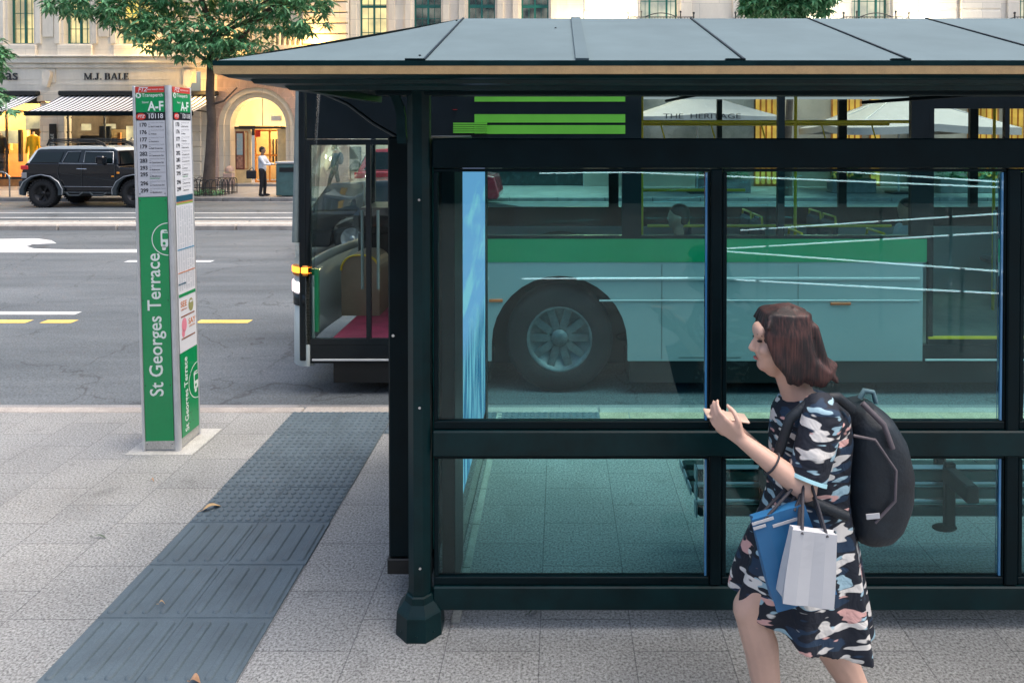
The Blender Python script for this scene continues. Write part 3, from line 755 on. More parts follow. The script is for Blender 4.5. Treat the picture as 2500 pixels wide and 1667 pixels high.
leaf(1225, 1405, .05, .6, 'leaf_green', 'small dark green leaf on slabs just under the bottom rail', .3, .006)
leaf(2200, 1113, .05, .5, mat('leaf_yellow', (.45, .38, .08), .5), 'small yellow leaf caught on the bench slats', .5, .42)
# ================================================================ BUILDINGS ACROSS THE STREET
BY = 29.5
stone_mat('stone_corner', (.80, .73, .62), 1.4, .62, .010, .14, .80)
stone_mat('stone_smooth', (.80, .75, .66), 3.4, 1.9, .006, .20, .85)
stone_mat('stone_arch', (.60, .43, .37), .62, .40, .014, .3, 1.2)
stone_mat('stone_pale', (.82, .74, .61), 1.2, .62, .010, .12, .75)
stone_mat('stone_right', (.84, .78, .68), 1.6, .62, .012, .10, .75)
mat('window_green', (.01, .13, .11), .4, var=.2)
mat('dark_metal', (.02, .025, .03), .45, var=.2)
emis('lit_room', (.95, .78, .38), .75, scale=.9, col2=(.34, .30, .2))
emis('lit_room_yellow', (1.0, .72, .12), .8, scale=.8, col2=(.65, .5, .2))
emis('dim_room', (.32, .34, .30), .35, scale=1.4, col2=(.03, .05, .055))
emis('pale_room', (.75, .72, .55), .7, scale=1.0, col2=(.3, .33, .3))
emis('strip_light', (1, .93, .7), 5)
emis('amber_glow', (.95, .50, .10), .62, scale=1.5, col2=(.5, .28, .06))
emis('tympanum_glow', (1.0, .74, .30), 1.0, scale=.5, col2=(1.0, .60, .2))
mat('room_wall', (.75, .55, .28), .7, var=.1)
mat('room_dark', (.10, .08, .06), .7, var=.3)
mat('wood', (.45, .20, .06), .45, var=.3, scale=6)
def win(parent, x0, x1, z0, z1, room='lit_room', mull=(.5,), bars=5, y=BY+.28, cross=None, fm='window_green', mw=.07):
    f = MB(); t = .06
    f.box(x0, x0+t, y, y+.07, z0, z1); f.box(x1-t, x1, y, y+.07, z0, z1); f.box(x0+t, x1-t, y+.002, y+.068, z0, z0+t); f.box(x0+t, x1-t, y+.002, y+.068, z1-t, z1)
    for m in mull: xm = x0+(x1-x0)*m; f.box(xm-mw/2, xm+mw/2, y-.02, y+.066, z0+t, z1-t)
    xs = [x0+t]+[x0+(x1-x0)*m for m in mull]+[x1-t]
    zz = z0+t; h = (z1-z0)/bars
    for i in range(1, bars): f.box(x0+t, x1-t, y+.02, y+.05, z0+h*i-.012, z0+h*i+.012)
    for a, b in zip(xs, xs[1:]): xm = (a+b)/2; f.box(xm-.01, xm+.01, y+.022, y+.048, z0+t, z1-t)
    if cross: f.box(x0+t, x1-t, y-.015, y+.064, cross-.05, cross+.05)
    w = f.build('window', fm, parent)
    MB().box(x0+t, x1-t, y+.052, y+.06, z0+t, z1-t).build('pane', 'shop_glass', w)
    MB().box(x0-.45, x1+.45, y+.45, y+.5, z0-.3, z1+.4).build('room', room, w)
    if room in ('lit_room', 'lit_room_yellow', 'pale_room'):
        MB().box(x0+.1, x1-.05, y+.3, y+.36, z1-.85, z1-.80).build('room_light', 'strip_light', w)
    return w
DX = lambda xd, Y=BY: P(xd, 300, Y).x
DZ = lambda yd, Y=BY: P(300, yd, Y).z
# --- corner building (left)
cb = thing('corner_building', 'pale stone building with shop awnings and pink arched doorway at left', 'building', (-16, BY, 0))
xl, xr = -30., DX(800)
zled0, zled1 = DZ(157), DZ(128)
wins = []
for a, b in ((20, 80), (148, 208), (276, 352), (577, 625)): wins.append((DX(a), DX(b), DZ(101), DZ(101)+3.2))
for k in (1, 2, 3): wins.append((DX(20)-2.27*k, DX(80)-2.27*k, DZ(101), DZ(101)+3.2))
MB().wall(xl, xr, zled1, 14, BY, BY+.5, wins).build('upper_wall', 'stone_corner', cb)
for i, w in enumerate(wins):
    win(cb, *w, room='lit_room' if i != 2 else 'lit_room_yellow', cross=w[2]+2.2)
    if i != 3:
        MB().box(w[0]-.16, w[1]+.16, BY-.16, BY-.003, w[2]-.55, w[2]-.06, .02).build('window_sill', 'stone_corner', cb)
        p = MB(); p.box(w[0]-.32, w[0]-.12, BY-.08, BY-.003, w[2], 12); p.box(w[1]+.12, w[1]+.32, BY-.08, BY-.003, w[2], 12); p.build('window_surround', 'stone_smooth', cb)
# panels between windows
pm = MB()
for i in range(-3, 3):
    xc = DX(114)+i*2.27; pm.box(xc-.22, xc+.22, BY-.05, BY-.002, zled1+.75, 12, .01)
pm.build('wall_panel', 'stone_smooth', cb)
# ledge
c = MB(); c.box(xl, -8.9, BY-.42, BY+.1, zled0+.42, zled1-.02, .03); c.box(xl, -8.9, BY-.30, BY+.1, zled0+.18, zled0+.415, .03); c.box(xl, -8.9, BY-.16, BY+.1, zled0, zled0+.175, .02)
c.build('ledge', 'stone_smooth', cb)
zf0 = DZ(210)
MB().box(xl, DX(425), BY-.06, BY+.4, zf0, zled0-.003).build('fascia', 'stone_smooth', cb)
MB().box(DX(425)+.01, xr, BY-.02, BY+.4, 4.7, zled0-.003).build('fascia', 'stone_corner', cb)
fl = MB()
for a, b in ((-300, 95), (135, 392)): 
    for z in (DZ(183), DZ(195)): fl.box(DX(a), DX(b), BY-.075, BY-.061, z-.012, z+.012)
fl.build('fascia_moulding', 'stone_smooth', cb)
# piers
for a, b in ((-260, -160), (93, 150), (405, 462)):
    m = MB(); x0, x1 = DX(a), DX(b); z = -.2; k = 0
    m.box(x0-.05, x1+.05, BY-.14, BY+.4, zf0-.42, zf0-.003, .02)
    while z < zf0-.5:
        m.box(x0, x1, BY-.05, BY+.4, z+.02, min(z+.58, zf0-.425), .02); z += .6
    m.box(x0+.03, x1-.03, BY-.02, BY+.38, -.2, zf0-.45); m.build('pier', 'stone_pale', cb)
MB().box(DX(462), DX(500), BY, BY+.4, -.2, 4.69).build('wall_return', 'stone_pale', cb)
# sconces on fascia
for xd in (115, 437):
    m = MB(); c = P(xd, 180, BY); m.box(c.x-.28, c.x+.28, BY-.10, BY-.062, c.z-.2, c.z+.38, .01); w = m.build('wall_bracket', 'stone_smooth', cb)
    n_ = MB(); 
    n_.prism([(c.x-.14, c.z-.3), (c.x+.06, c.z-.38), (c.x+.2, c.z+.12), (c.x+.18, c.z+.25), (c.x+.05, c.z+.32), (c.x-.1, c.z+.26), (c.x-.14, c.z+.1)], BY-.28, BY-.101); n_.build('bracket_arm', 'stone_corner', w)
# shop lettering: serif capitals drawn with strokes
def serif(mb, s, x, z, h, y):
    t, tt_, sf = h*.17, h*.06, h*.10
    def vb(a, w=t, z0=0, z1=1): mb.box(x+a, x+a+w, y-.04, y, z+z0*h, z+z1*h)
    def hb(a, b, zz, w=tt_): mb.box(x+a, x+b, y-.038, y-.002, z+zz*h, z+zz*h+w)
    def dg(a, b, w, z0=0, z1=1): mb.add([(x+a, yy, z+z0*h) for yy in (y-.039, y-.001)]+[(x+a+w, yy, z+z0*h) for yy in (y-.039, y-.001)]+[(x+b, yy, z+z1*h) for yy in (y-.039, y-.001)]+[(x+b+w, yy, z+z1*h) for yy in (y-.039, y-.001)], [(0, 2, 6, 4), (1, 5, 7, 3), (0, 4, 5, 1), (2, 3, 7, 6), (0, 1, 3, 2), (4, 6, 7, 5)])
    for ch in s:
        if ch == 'M':
            vb(.1*h, tt_); vb(.85*h, t); dg(.5*h, .1*h, t*.8); dg(.5*h, .9*h, tt_); hb(0, .28*h, 0); hb(.76*h, 1.12*h, 0); hb(0, .26*h, 1-.06); hb(.8*h, 1.12*h, 1-.06); x += 1.2*h
        elif ch == '.': mb.lathe([(.09*h, 0), (.09*h, .035)], (x+.12*h, y-.038, z+.09*h), axis='y', n=10); x += .3*h
        elif ch == 'J':
            vb(.28*h, t, .12, 1); hb(.15*h, .58*h, 1-.06); hb(.05*h, .36*h, -.0, h*.1); vb(.02*h, t*.8, .04, .26); x += .68*h
        elif ch == ' ': x += .35*h
        elif ch == 'B':
            vb(.08*h); hb(0, .5*h, 0); hb(0, .5*h, .94); hb(.1*h, .5*h, .5); vb(.5*h, t, .56, .94); vb(.55*h, t, .05, .5); x += .86*h
        elif ch == 'A':
            dg(.06*h, .42*h, tt_); dg(.70*h, .40*h, t); hb(.22*h, .7*h, .3); hb(-.04*h, .24*h, 0); hb(.6*h, .98*h, 0); x += .98*h
        elif ch == 'L': vb(.1*h); hb(0, .62*h, 0); hb(0, .36*h, .94); vb(.58*h, tt_, 0, .25); x += .74*h
        elif ch == 'E':
            vb(.1*h); hb(0, .66*h, 0); hb(0, .62*h, .94); hb(.1*h, .48*h, .48); vb(.62*h, tt_, 0, .25); vb(.57*h, tt_, .78, 1); vb(.46*h, tt_, .38, .62); x += .8*h
    return x
m = MB(); h = DZ(169)-DZ(184); x_ = serif(m, 'M.J. BALE', 0, 0, h, 0)
tgt0, tgt1 = DX(197, BY), DX(299, BY)
m.xf(Matrix.Translation((tgt0, BY-.062, DZ(184)))@Matrix.Diagonal((((tgt1-tgt0)/(x_-.1*h)), 1, 1, 1)))
m.build('shop_name_lettering', 'ink', cb)
m = MB(); m.text('Thomas', (DX(48), BY-.10, DZ(174)), (1, 0, 0), (0, 0, 1), .62, 'RIGHT', ext=.03, sx=1.05); m.build('shop_name_lettering', 'ink', cb)
# shop interiors
def shop(x0, x1, z1, wallm='room_wall', dep=3.2, base=.25):
    r = MB()
    r.box(x0-.2, x1+.2, BY+dep, BY+dep+.1, -.1, z1); r.box(x0-.25, x0-.2, BY+.4, BY+dep, -.1, z1); r.box(x1+.2, x1+.25, BY+.4, BY+dep, -.1, z1)
    o = r.build('shop_back_wall', wallm, cb)
    MB().box(x0-.2, x1+.2, BY+.4, BY+dep, z1, z1+.05).build('shop_ceiling', 'white_paint', cb)
    MB().box(x0-.2, x1+.2, BY+.05, BY+dep, -.15, .28).build('shop_floor', 'wood', cb)
    return o
shop(DX(-160), DX(93), zf0-.05); shop(DX(150), DX(405), zf0-.05, 'room_dark')
f = MB()
for x0, x1 in ((DX(-160), DX(93)), (DX(150), DX(405))):
    n_ = 3
    for i in range(n_+1): xx = x0+(x1-x0)*i/n_; f.box(xx-.03, xx+.03, BY+.12, BY+.2, .28, zf0-.5)
    f.box(x0, x1, BY+.121, BY+.199, .281, .38); f.box(x0, x1, BY+.05, BY+.3, zf0-.5, zf0-.003)
f.build('shopfront_frame', 'dark_metal', cb)
for x0, x1 in ((DX(-160), DX(93)), (DX(150), DX(405))): MB().box(x0, x1, BY+.155, BY+.162, .38, zf0-.5).build('shop_window_pane', 'shop_glass', cb)
# contents of the shops
def boxes(spec, name, m):
    mb = MB()
    for (a, b, c, d, y) in spec:
        p, q = P(a, d, y), P(b, c, y); mb.box(p.x, q.x, y, y+.12, p.z, q.z)
    return mb.build(name, m, cb)
boxes([(0, 40, 300, 330, 30.6), (58, 92, 262, 300, 31.0)], 'display_panel', 'lit_room')
boxes([(-40, 24, 320, 345, 31.4), (22, 62, 300, 420, 31.8)], 'display_unit', 'room_wall')
boxes([(42, 48, 298, 372, 30.0), (70, 90, 296, 345, 30.9), (-10, 12, 345, 400, 30.2)], 'display_unit_dark', 'dark_metal')
boxes([(-60, 95, 418, 424, 30.)], 'lit_plinth', 'amber_glow')
boxes([(185, 235, 312, 345, 30.6), (250, 300, 322, 340, 30.9), (228, 252, 290, 330, 30.3)], 'picture_frame', 'black_plastic')
boxes([(187, 205, 285, 300, 30.2), (237, 262, 285, 296, 30.5), (290, 306, 290, 330, 30.4)], 'lamp_shade', 'lit_room')
boxes([(255, 305, 298, 318, 31.6), (152, 180, 285, 330, 31.6)], 'shelf_light', mat('shelf_tan', (.4, .3, .16), .6))
boxes([(270, 276, 305, 390, 30.8), (252, 300, 330, 345, 31.)], 'clothes_rail', 'wood')
for i in range(9):
    xx = 255+i*6; boxes([(xx, xx+5, 318, 345, 30.9)], 'hanging_coat', mat('coat%d' % i, R.choice([(.02, .03, .05), (.12, .10, .08), (.3, .3, .3), (.05, .07, .12)]), .8))
# mannequins
def mannequin(c, h, m, label):
    t = thing('mannequin', label, 'mannequin', c, 'mannequins in the shop window'); b = MB(); x, y, z = c
    b.ell((x, y, z+h*.80), (.2, .13, .1)); b.cap((x, y, z+h*.78), .17, (x, y, z+h*.5), .14); b.cap((x, y, z+h*.5), .15, (x, y, z+h*.4), .17)
    b.cap((x-.2, y, z+h*.79), .07, (x-.29, y, z+h*.5), .055); b.cap((x+.2, y, z+h*.79), .07, (x+.29, y, z+h*.5), .055)
    blob(b, 'jacket', m, t, .025); l = MB(); l.cap((x-.09, y, z+h*.42), .085, (x-.1, y, z+.03), .05); l.cap((x+.09, y, z+h*.42), .085, (x+.1, y, z+.03), .05); l.build('trousers', 'dark_metal', t)
    n_ = MB(); n_.cyl((x, y, z+h*.84), (x, y, z+h*.9), .05, .045); n_.build('neck', 'white_paint', t); return t
mat('jacket_yellow', (.75, .58, .02), .6, var=.2); mat('jacket_black', (.01, .015, .02), .6); mat('cloth_white', (.7, .7, .72), .7)
mannequin((P(77, 350, 30.0).x, 30.0, .28), 2.15, 'jacket_yellow', 'mannequin in bright yellow jacket behind the shop glass')
mannequin((P(2, 350, 30.1).x, 30.1, .28), 2.1, 'jacket_black', 'mannequin in dark coat in the lit window at far left')
mannequin((P(303, 350, 30.1).x, 30.1, .28), 1.9, 'cloth_white', 'mannequin in white top behind the black car')
# lights in the shops
def lamp(name, loc, e, col=(1, .62, .25), r=.15, typ='POINT', rot=None, size=1, spot=None):
    d = bpy.data.lights.new(name, typ); d.energy = e; d.color = col
    if typ == 'AREA': d.size = size
    else: d.shadow_soft_size = r
    o = bpy.data.objects.new(name, d); COL.objects.link(o); o.location = loc
    if rot: o.rotation_euler = rot
    if spot: d.spot_size = spot; d.spot_blend = .8
    return o
lamp('shop_lamp', (-22.3, 31.4, 3.2), 430); lamp('shop_lamp', (-25.5, 31.4, 3.2), 200); lamp('shop_lamp', (-18, 31.2, 3.3), 190, (1, .8, .5)); lamp('shop_lamp', (-16, 31.2, 3.3), 60, (1, .8, .5))
# --- awnings
def stripes(name, a, b, per):
    m, nt, out = newmat(name); bs = N(nt, 'BsdfPrincipled'); L(nt, bs.outputs[0], out.inputs[0]); bs.inputs['Roughness'].default_value = .8
    ge = N(nt, 'NewGeometry'); sp = N(nt, 'SeparateXYZ'); L(nt, ge.outputs['Position'], sp.inputs[0])
    dv = N(nt, 'Math', operation='DIVIDE'); dv.inputs[1].default_value = per; L(nt, sp.outputs[0], dv.inputs[0])
    fr = N(nt, 'Math', operation='FRACT'); L(nt, dv.outputs[0], fr.inputs[0]); gt = N(nt, 'Math', operation='GREATER_THAN'); gt.inputs[1].default_value = .42; L(nt, fr.outputs[0], gt.inputs[0])
    mx = N(nt, 'Mix', data_type='RGBA'); mx.inputs[6].default_value = c4(a); mx.inputs[7].default_value = c4(b); L(nt, gt.outputs[0], mx.inputs[0]); L(nt, mx.outputs[2], bs.inputs['Base Color'])
    return m
stripes('awning_cloth', (.012, .02, .035), (.78, .80, .86), .206)
def awning(x0, x1, label):
    t = thing('shop_awning', label, 'awning', ((x0+x1)/2, BY-.1, 3.4), 'striped awnings')
    zt, zb, yb = zf0-.16, 2.98, 27.35
    n = 10; vs = []
    for i in range(n+1):
        k = i/n; y = BY-.1+(yb-BY+.1)*k; z = zt+(zb-zt)*k-.06*math.sin(PI*k)
        vs += [(x0, y, z), (x1, y, z)]
    MB().add(vs+[(v[0], v[1], v[2]-.012) for v in vs], [(2*i, 2*i+1, 2*i+3, 2*i+2) for i in range(n)]+[(2*n+2+2*i, 2*n+4+2*i, 2*n+5+2*i, 2*n+3+2*i) for i in range(n)]).build('canopy', 'awning_cloth', t)
    MB().box(x0-.03, x1+.03, yb-.08, yb+.04, zb-.16, zb+.02, .03).build('front_bar', 'dark_paint', t)
    MB().box(x0-.03, x1+.03, BY-.35, BY-.07, zt-.03, zt+.16, .04).build('cassette', 'black_plastic', t)
    for xx in (x0+.25, x1-.25):
        MB().tube([(xx, BY-.2, 3.0), (xx+.5*(1 if xx < (x0+x1)/2 else -1), 28.5, 3.12), (xx+.0, yb, zb-.1)], .03).build('folding_arm', 'dark_metal', t)
    return t
awning(P(58, 262, 27.35).x, DX(455, 27.35)+1.3-1.5, 'black and white striped awning under the M.J. BALE lettering')
awning(-27., DX(96)+.02, 'black and white striped awning cut by the left edge of the photo')
# hanging banner sign on pier
mb = MB(); a, b = P(113, 366, BY-.2), P(127, 285, BY-.2); mb.box(a.x, b.x, BY-.2, BY-.12, a.z, b.z, .01); bs_ = mb.build('hanging_banner', 'black_plastic', cb)
mb = MB(); mb.text('M.J.BALE', ((a.x+b.x)/2, BY-.202, (a.z+b.z)/2), (0, 0, 1), (-1, 0, 0), .17, ext=0); mb.build('banner_lettering', 'print_white', bs_)
# --- arched doorway
ax, r_in, zs_ = P(590, 300, BY).x, 1.14, DZ(289)
wall_x0, wall_x1 = DX(500), xr
mb = MB(); segs = 28; ytop = 4.7
def arcpts(r): return [(ax+r*math.cos(PI*i/segs), zs_+r*math.sin(PI*i/segs)) for i in range(segs+1)]
ro = 1.95; ip, op = arcpts(r_in+.22), arcpts(ro)
# wall around the arch out to a rectangle
out_ = []
for i in range(segs+1):
    a = PI*i/segs; c, s = math.cos(a), math.sin(a)
    tx = ((wall_x1-ax)/c if c > 1e-6 else (wall_x0-ax)/c if c < -1e-6 else 1e9); tz = (ytop-zs_)/s if s > 1e-6 else 1e9
    t = min(tx, tz); out_.append((ax+t*c, zs_+t*s))
def ringstrip(mb, A, B, y0, y1):
    n = len(A)
    mb.add([(p[0], y0, p[1]) for p in A]+[(p[0], y0, p[1]) for p in B]+[(p[0], y1, p[1]) for p in A]+[(p[0], y1, p[1]) for p in B],
           [(i, i+1, n+i+1, n+i) for i in range(n-1)]+[(2*n+i, 2*n+i+1, i+1, i) for i in range(n-1)]+[(n+i, n+i+1, 3*n+i+1, 3*n+i) for i in range(n-1)])
w_ = MB(); ringstrip(w_, op, out_, BY-.02, BY+.4)
for i in (0, segs):
    pass
w_.box(wall_x0, ax-ro, BY-.02, BY+.4, -.2, zs_); w_.box(ax+ro, wall_x1, BY-.02, BY+.4, -.2, zs_)
w_.build('arch_wall', 'stone_arch', cb)
w_ = MB(); ringstrip(w_, arcpts(r_in+.42), op, BY-.05, BY+.4)
w_.box(ax-ro, ax-r_in-.42, BY-.05, BY+.4, -.2, zs_); w_.box(ax+r_in+.42, ax+ro, BY-.05, BY+.4, -.2, zs_); w_.build('arch_surround', 'stone_arch', cb)
w_ = MB(); ringstrip(w_, arcpts(r_in+.22), arcpts(r_in+.42), BY+.0, BY+.4)
w_.box(ax-r_in-.42, ax-r_in-.22, BY+.0, BY+.4, -.2, zs_); w_.box(ax+r_in+.22, ax+r_in+.42, BY+.0, BY+.4, -.2, zs_); w_.build('arch_moulding', 'stone_pale', cb)
w_ = MB(); ringstrip(w_, arcpts(r_in), arcpts(r_in+.22), BY+.10, BY+.9)
w_.box(ax-r_in-.22, ax-r_in, BY+.10, BY+.9, -.2, zs_); w_.box(ax+r_in, ax+r_in+.22, BY+.10, BY+.9, -.2, zs_); w_.build('arch_reveal', 'stone_pale', cb)
vo_ = MB()
for i in range(1, 14):
    a = PI*i/14; p0 = Vector((ax+(r_in+.44)*math.cos(a), BY-.052, zs_+(r_in+.44)*math.sin(a))); p1 = Vector((ax+(ro-.02)*math.cos(a), BY-.052, zs_+(ro-.02)*math.sin(a)))
    vo_.tube([p0, p1], .008, 4)
vo_.build('arch_joints', mat('joint_pale', (.62, .5, .42), .8), cb)
w_ = MB(); w_.add([(p[0], BY+.6, p[1]) for p in arcpts(r_in-.001)], [tuple(range(segs+1))]); w_.build('fanlight', 'tympanum_glow', cb)
w_ = MB(); w_.box(ax-r_in, ax+r_in, BY+.5, BY+.75, zs_-.13, zs_-.03); w_.box(ax-.012, ax+.012, BY+.57, BY+.59, zs_, zs_+r_in); w_.build('transom', 'dark_metal', cb)
w_ = MB(); w_.box(ax+.42, ax+.85, BY+.35, BY+.5, zs_+.2, zs_+.42, .02); w_.build('sign_box', 'sticker_white', cb)
door = MB(); door.box(ax-r_in, ax-.48, BY+.55, BY+.62, .1, zs_-.135); dl = door.build('door', mat('door_cream', (.72, .60, .36), .5), cb)
d2 = MB()
for xx in (ax-r_in+.15, ax-.62): d2.box(xx, xx+.03, BY+.535, BY+.549, .7, 2.2)
d2.box(ax-r_in+.15, ax-.6, BY+.535, BY+.549, .67, .7); d2.box(ax-r_in+.15, ax-.6, BY+.535, BY+.549, 2.2, 2.23); d2.build('door_moulding', 'wood', dl)
door = MB(); door.box(ax+.62, ax+r_in, BY+.55, BY+.62, .1, zs_-.135); door.build('door', 'door_cream', cb)
d3 = MB()
for xx in (ax-.47, ax+.12, ax+.56): d3.box(xx, xx+.06, BY+.9, BY+.96, .1, 2.3)
for z in (.1, 1.2, 2.24): d3.box(ax-.47, ax+.62, BY+.905, BY+.955, z, z+.07)
d3.build('inner_door_frame', mat('orange_wood', (.80, .32, .06), .4), cb)
MB().box(ax-.42, ax-.22, BY+.85, BY+.89, 2.0, 2.3).build('red_notice', 'sticker_red', cb)
MB().box(ax-r_in-.2, ax+r_in+.2, BY+3, BY+3.1, -.1, 3.).build('lobby_wall', 'room_wall', cb)
MB().box(ax-r_in-.2, ax+r_in+.2, BY-.1, BY+3, -.1, .10).build('lobby_floor', 'far_paving', cb)
mb = MB()
for i in range(6): mb.box(ax-.3+i*.13, ax-.25+i*.13, BY+2., BY+2.1, .9, 1.9)
mb.build('lobby_rack', 'dark_metal', cb)
lamp('lobby_lamp', (ax, BY+1.8, 2.5), 130, (1, .6, .22)); lamp('arch_lamp', (ax, BY+.3, zs_+.7), 14, (1, .66, .28), .08)
# poster frame on jamb
pf = MB(); a, b = P(541, 390, BY-.12), P(558, 302, BY-.12); pf.box(a.x, b.x+.05, BY-.13, BY-.055, a.z, b.z, .01); po_ = pf.build('poster_frame', mat('brown_frame', (.16, .05, .03), .4), cb)
mb = MB().box(a.x+.06, b.x-.01, BY-.136, BY-.131, a.z+.6, b.z-.08); mb.build('poster_print', mat('poster_a', (.6, .55, .5), .5, var=.4, scale=9, col2=(.2, .45, .55)), po_)
mb = MB().box(a.x+.06, b.x-.01, BY-.136, BY-.131, a.z+.06, a.z+.58); mb.build('poster_print', mat('poster_b', (.6, .3, .2), .5, scale=12, col2=(.12, .05, .04)), po_)
mb = MB(); p = P(525, 400, BY-.2); mb.lathe([(.16, 0), (.17, .12), (.12, .18), (.05, .24)], (p.x, BY-.12, 2.19+(324-425)/1765*BY+.1), n=14); mb.box(p.x-.19, p.x+.19, BY-.3, BY-.052, -.1, .55, .02); mb.build('stone_bollard', 'stone_arch', cb)
# balustrade under window and amber quoins at the corner
mb = MB(); z0 = DZ(112); x0, x1 = DX(560), DX(700)
mb.box(x0, x1, BY-.34, BY-.1, z0+.86, z0+1.0); mb.box(x0, x1, BY-.34, BY-.1, z0-.08, z0+.1)
for i in range(12):
    xx = x0+.1+i*(x1-x0-.2)/11; mb.lathe([(.06, .1), (.045, .2), (.075, .42), (.04, .7), (.06, .86)], (xx, BY-.2, z0), n=10)
mb.build('balustrade', 'stone_corner', cb)
qx0, qx1 = DX(768), xr+.02; z = zled1; mb = MB()
q0 = DX(700)
while z < 13: mb.box(q0, qx1, BY-.22, BY-.003, z+.02, z+.40, .025); z += .43
mb.build('quoins', 'stone_pale', cb)
for xq, zq, e in ((DX(735), zled1+.5, 110), (DX(520), zled1+.4, 50)): lamp('facade_uplight', (xq, BY-.75, zq), e, (1, .55, .15), .1)
lamp('facade_uplight', (DX(340), BY-.8, zled1+.5), 40, (1, .6, .15), .1)
lamp('facade_uplight', (DX(470), BY-.9, 3.9), 30, (1, .55, .15), .1)
# --- middle building
mbd = thing('middle_building', 'beige stone office building with tall green windows behind the shelter roof', 'building', (-3, BY+.2, 0))
BY2 = BY+.3
x0, x1 = xr+.03, DX(1340)
wins = []
for i, a in enumerate((825, 950, 1074, 1197)):
    xa = P(a, 60, BY2).x; xb = P(a+63, 60, BY2).x; wins.append((xa, xb, 5.75, 9.2))
low = [(P(745, 400, BY2).x, P(832, 400, BY2).x, P(745, 393, BY2).z, P(745, 337, BY2).z)]
MB().wall(x0, x1, 4.2, 14, BY2, BY2+.5, wins).build('upper_wall', 'stone_corner', mbd)
for i, w in enumerate(wins):
    win(mbd, *w, room='lit_room' if i == 0 else 'dim_room', y=BY2+.22, bars=6, cross=P(900, 14, BY2).z)
    p = MB(); p.box(w[0]-.34, w[0]-.1, BY2-.1, BY2-.003, 4.6, 13); p.box(w[1]+.1, w[1]+.34, BY2-.1, BY2-.003, 4.6, 13); p.build('window_surround', 'stone_pale', mbd)
    MB().box(w[0]-.2, w[1]+.2, BY2-.2, BY2-.101, w[2]-.2, w[2]-.003, .02).build('window_sill', 'stone_pale', mbd)
g = MB(); z = -.2
while z < 4.2: g.box(x0, x1-5.5, BY2-.08, BY2+.4, z+.025, z+.36, .02); z += .38
g.box(x0, x1-5.4, BY2-.03, BY2+.39, -.2, 4.19); g.build('rusticated_base', 'stone_pale', mbd)
f = MB(); a, b, c, d = low[0]; f.box(a, b, BY2-.16, BY2-.085, c, d, .01); nb = f.build('notice_board', 'dark_metal', mbd)
MB().box(a+.08, b-.5, BY2-.168, BY2-.161, (c+d)/2+.1, d-.06).build('green_notice', mat('notice_green', (.35, .6, .05), .5), nb)
MB().box(a+.08, b-.08, BY2-.168, BY2-.161, c+.06, (c+d)/2-.0).build('photo_notice', mat('notice_grey', (.5, .5, .48), .5, scale=5, col2=(.06, .07, .07)), nb)
MB().box(x1-5.4, x1, BY2+.1, BY2+.4, -.2, 4.19).build('dark_shopfront', mat('shopfront_dark', (.02, .04, .045), .25, var=.4, coat=.5), mbd)
mb = MB()
for i in range(5): mb.box(x1-5.2+i*1.05, x1-4.4+i*1.05, BY2+.06, BY2+.099, .6+.1*i, 1.8+.1*(i % 2)*3)
mb.build('shopfront_display', mat('display_grey', (.4, .45, .42), .4, scale=3, col2=(.05, .08, .08)), mbd)
# --- right building
rb = thing('right_building', 'bright cream stone building with iron balconettes and amber lit slots', 'building', (12, BY, 0))
x0, x1 = DX(1342), 42.
wins = []; zc = P(1500, 60, BY).z
for a, b in ((1470, 1556), (1712, 1790), (1955, 2040)): wins.append((DX(a), DX(b), zc-.9, zc+3))
d_ = (DX(2040)-DX(1470))/2
for k in (1, 2, 3): wins.append((DX(1955)+d_*(k+.35), DX(2040)+d_*(k+.35), zc-.9, zc+3))
MB().wall(x0, x1, 5.2, 14, BY, BY+.5, wins).build('upper_wall', 'stone_right', rb)
for w in wins:
    win(rb, *w, room='pale_room', mull=(.27, .73), bars=6, fm='window_green', cross=None)
    p = MB(); p.box(w[0]-.55, w[0]-.1, BY-.12, BY-.003, 5.2, 13, .02); p.box(w[1]+.1, w[1]+.55, BY-.12, BY-.003, 5.2, 13, .02); p.build('window_surround', 'stone_right', rb)
    bal = MB(); xa, xb = w[0]-.55, w[1]+.55; zb = zc-.35; yy = BY-.55
    for z in (zb, zb+.62): bal.tube([(xa, yy, z), (xb, yy, z)], .02, 6)
    for xx in (xa, xb): bal.tube([(xx, yy, zb), (xx, yy, zb+.75)], .03, 6); bal.ell((xx, yy, zb+.78), (.05, .05, .05), nu=8, nv=6); bal.tube([(xx, yy, zb+.6), (xx, BY-.01, zb+.6)], .02, 6)
    n_ = 22
    for i in range(1, n_):
        xx = xa+(xb-xa)*i/n_; bal.tube([(xx, yy, zb), (xx, yy, zb+.62)], .010, 4)
        if i % 2: bal.tube([(xx-.09, yy-.01, zb+.45), (xx, yy-.01, zb+.33), (xx+.09, yy-.01, zb+.45)], .012, 4)
    pts = [(xa+(xb-xa)*(.25+.5*i/16), yy, zb+.62+.16*math.sin(PI*i/16)) for i in range(17)]; bal.tube(pts, .02, 5)
    for q in (.2, .8): xx = xa+(xb-xa)*q; bal.tube([(xx, yy, zb), (xx, yy, zb+.8)], .025, 6); bal.ell((xx, yy, zb+.83), (.045, .045, .045), nu=8, nv=6)
    bal.build('balconette', 'dark_metal', rb)
    MB().box(xa-.1, xb+.1, BY-.6, BY-.003, zb-.16, zb-.02, .02).build('balcony_slab', 'stone_right', rb)
for xa, xb in ((DX(1342), DX(1410)), (DX(2105), DX(2190)), (DX(2200), DX(2290))):
    z = 5.3; q = MB(); q.box(xa+.03, xb-.03, BY-.17, BY-.002, 5.3, 13)
    while z < 13: q.box(xa, xb, BY-.2, BY-.004, z+.03, z+.58, .03); z += .62
    q.build('rusticated_pier', 'stone_right', rb)
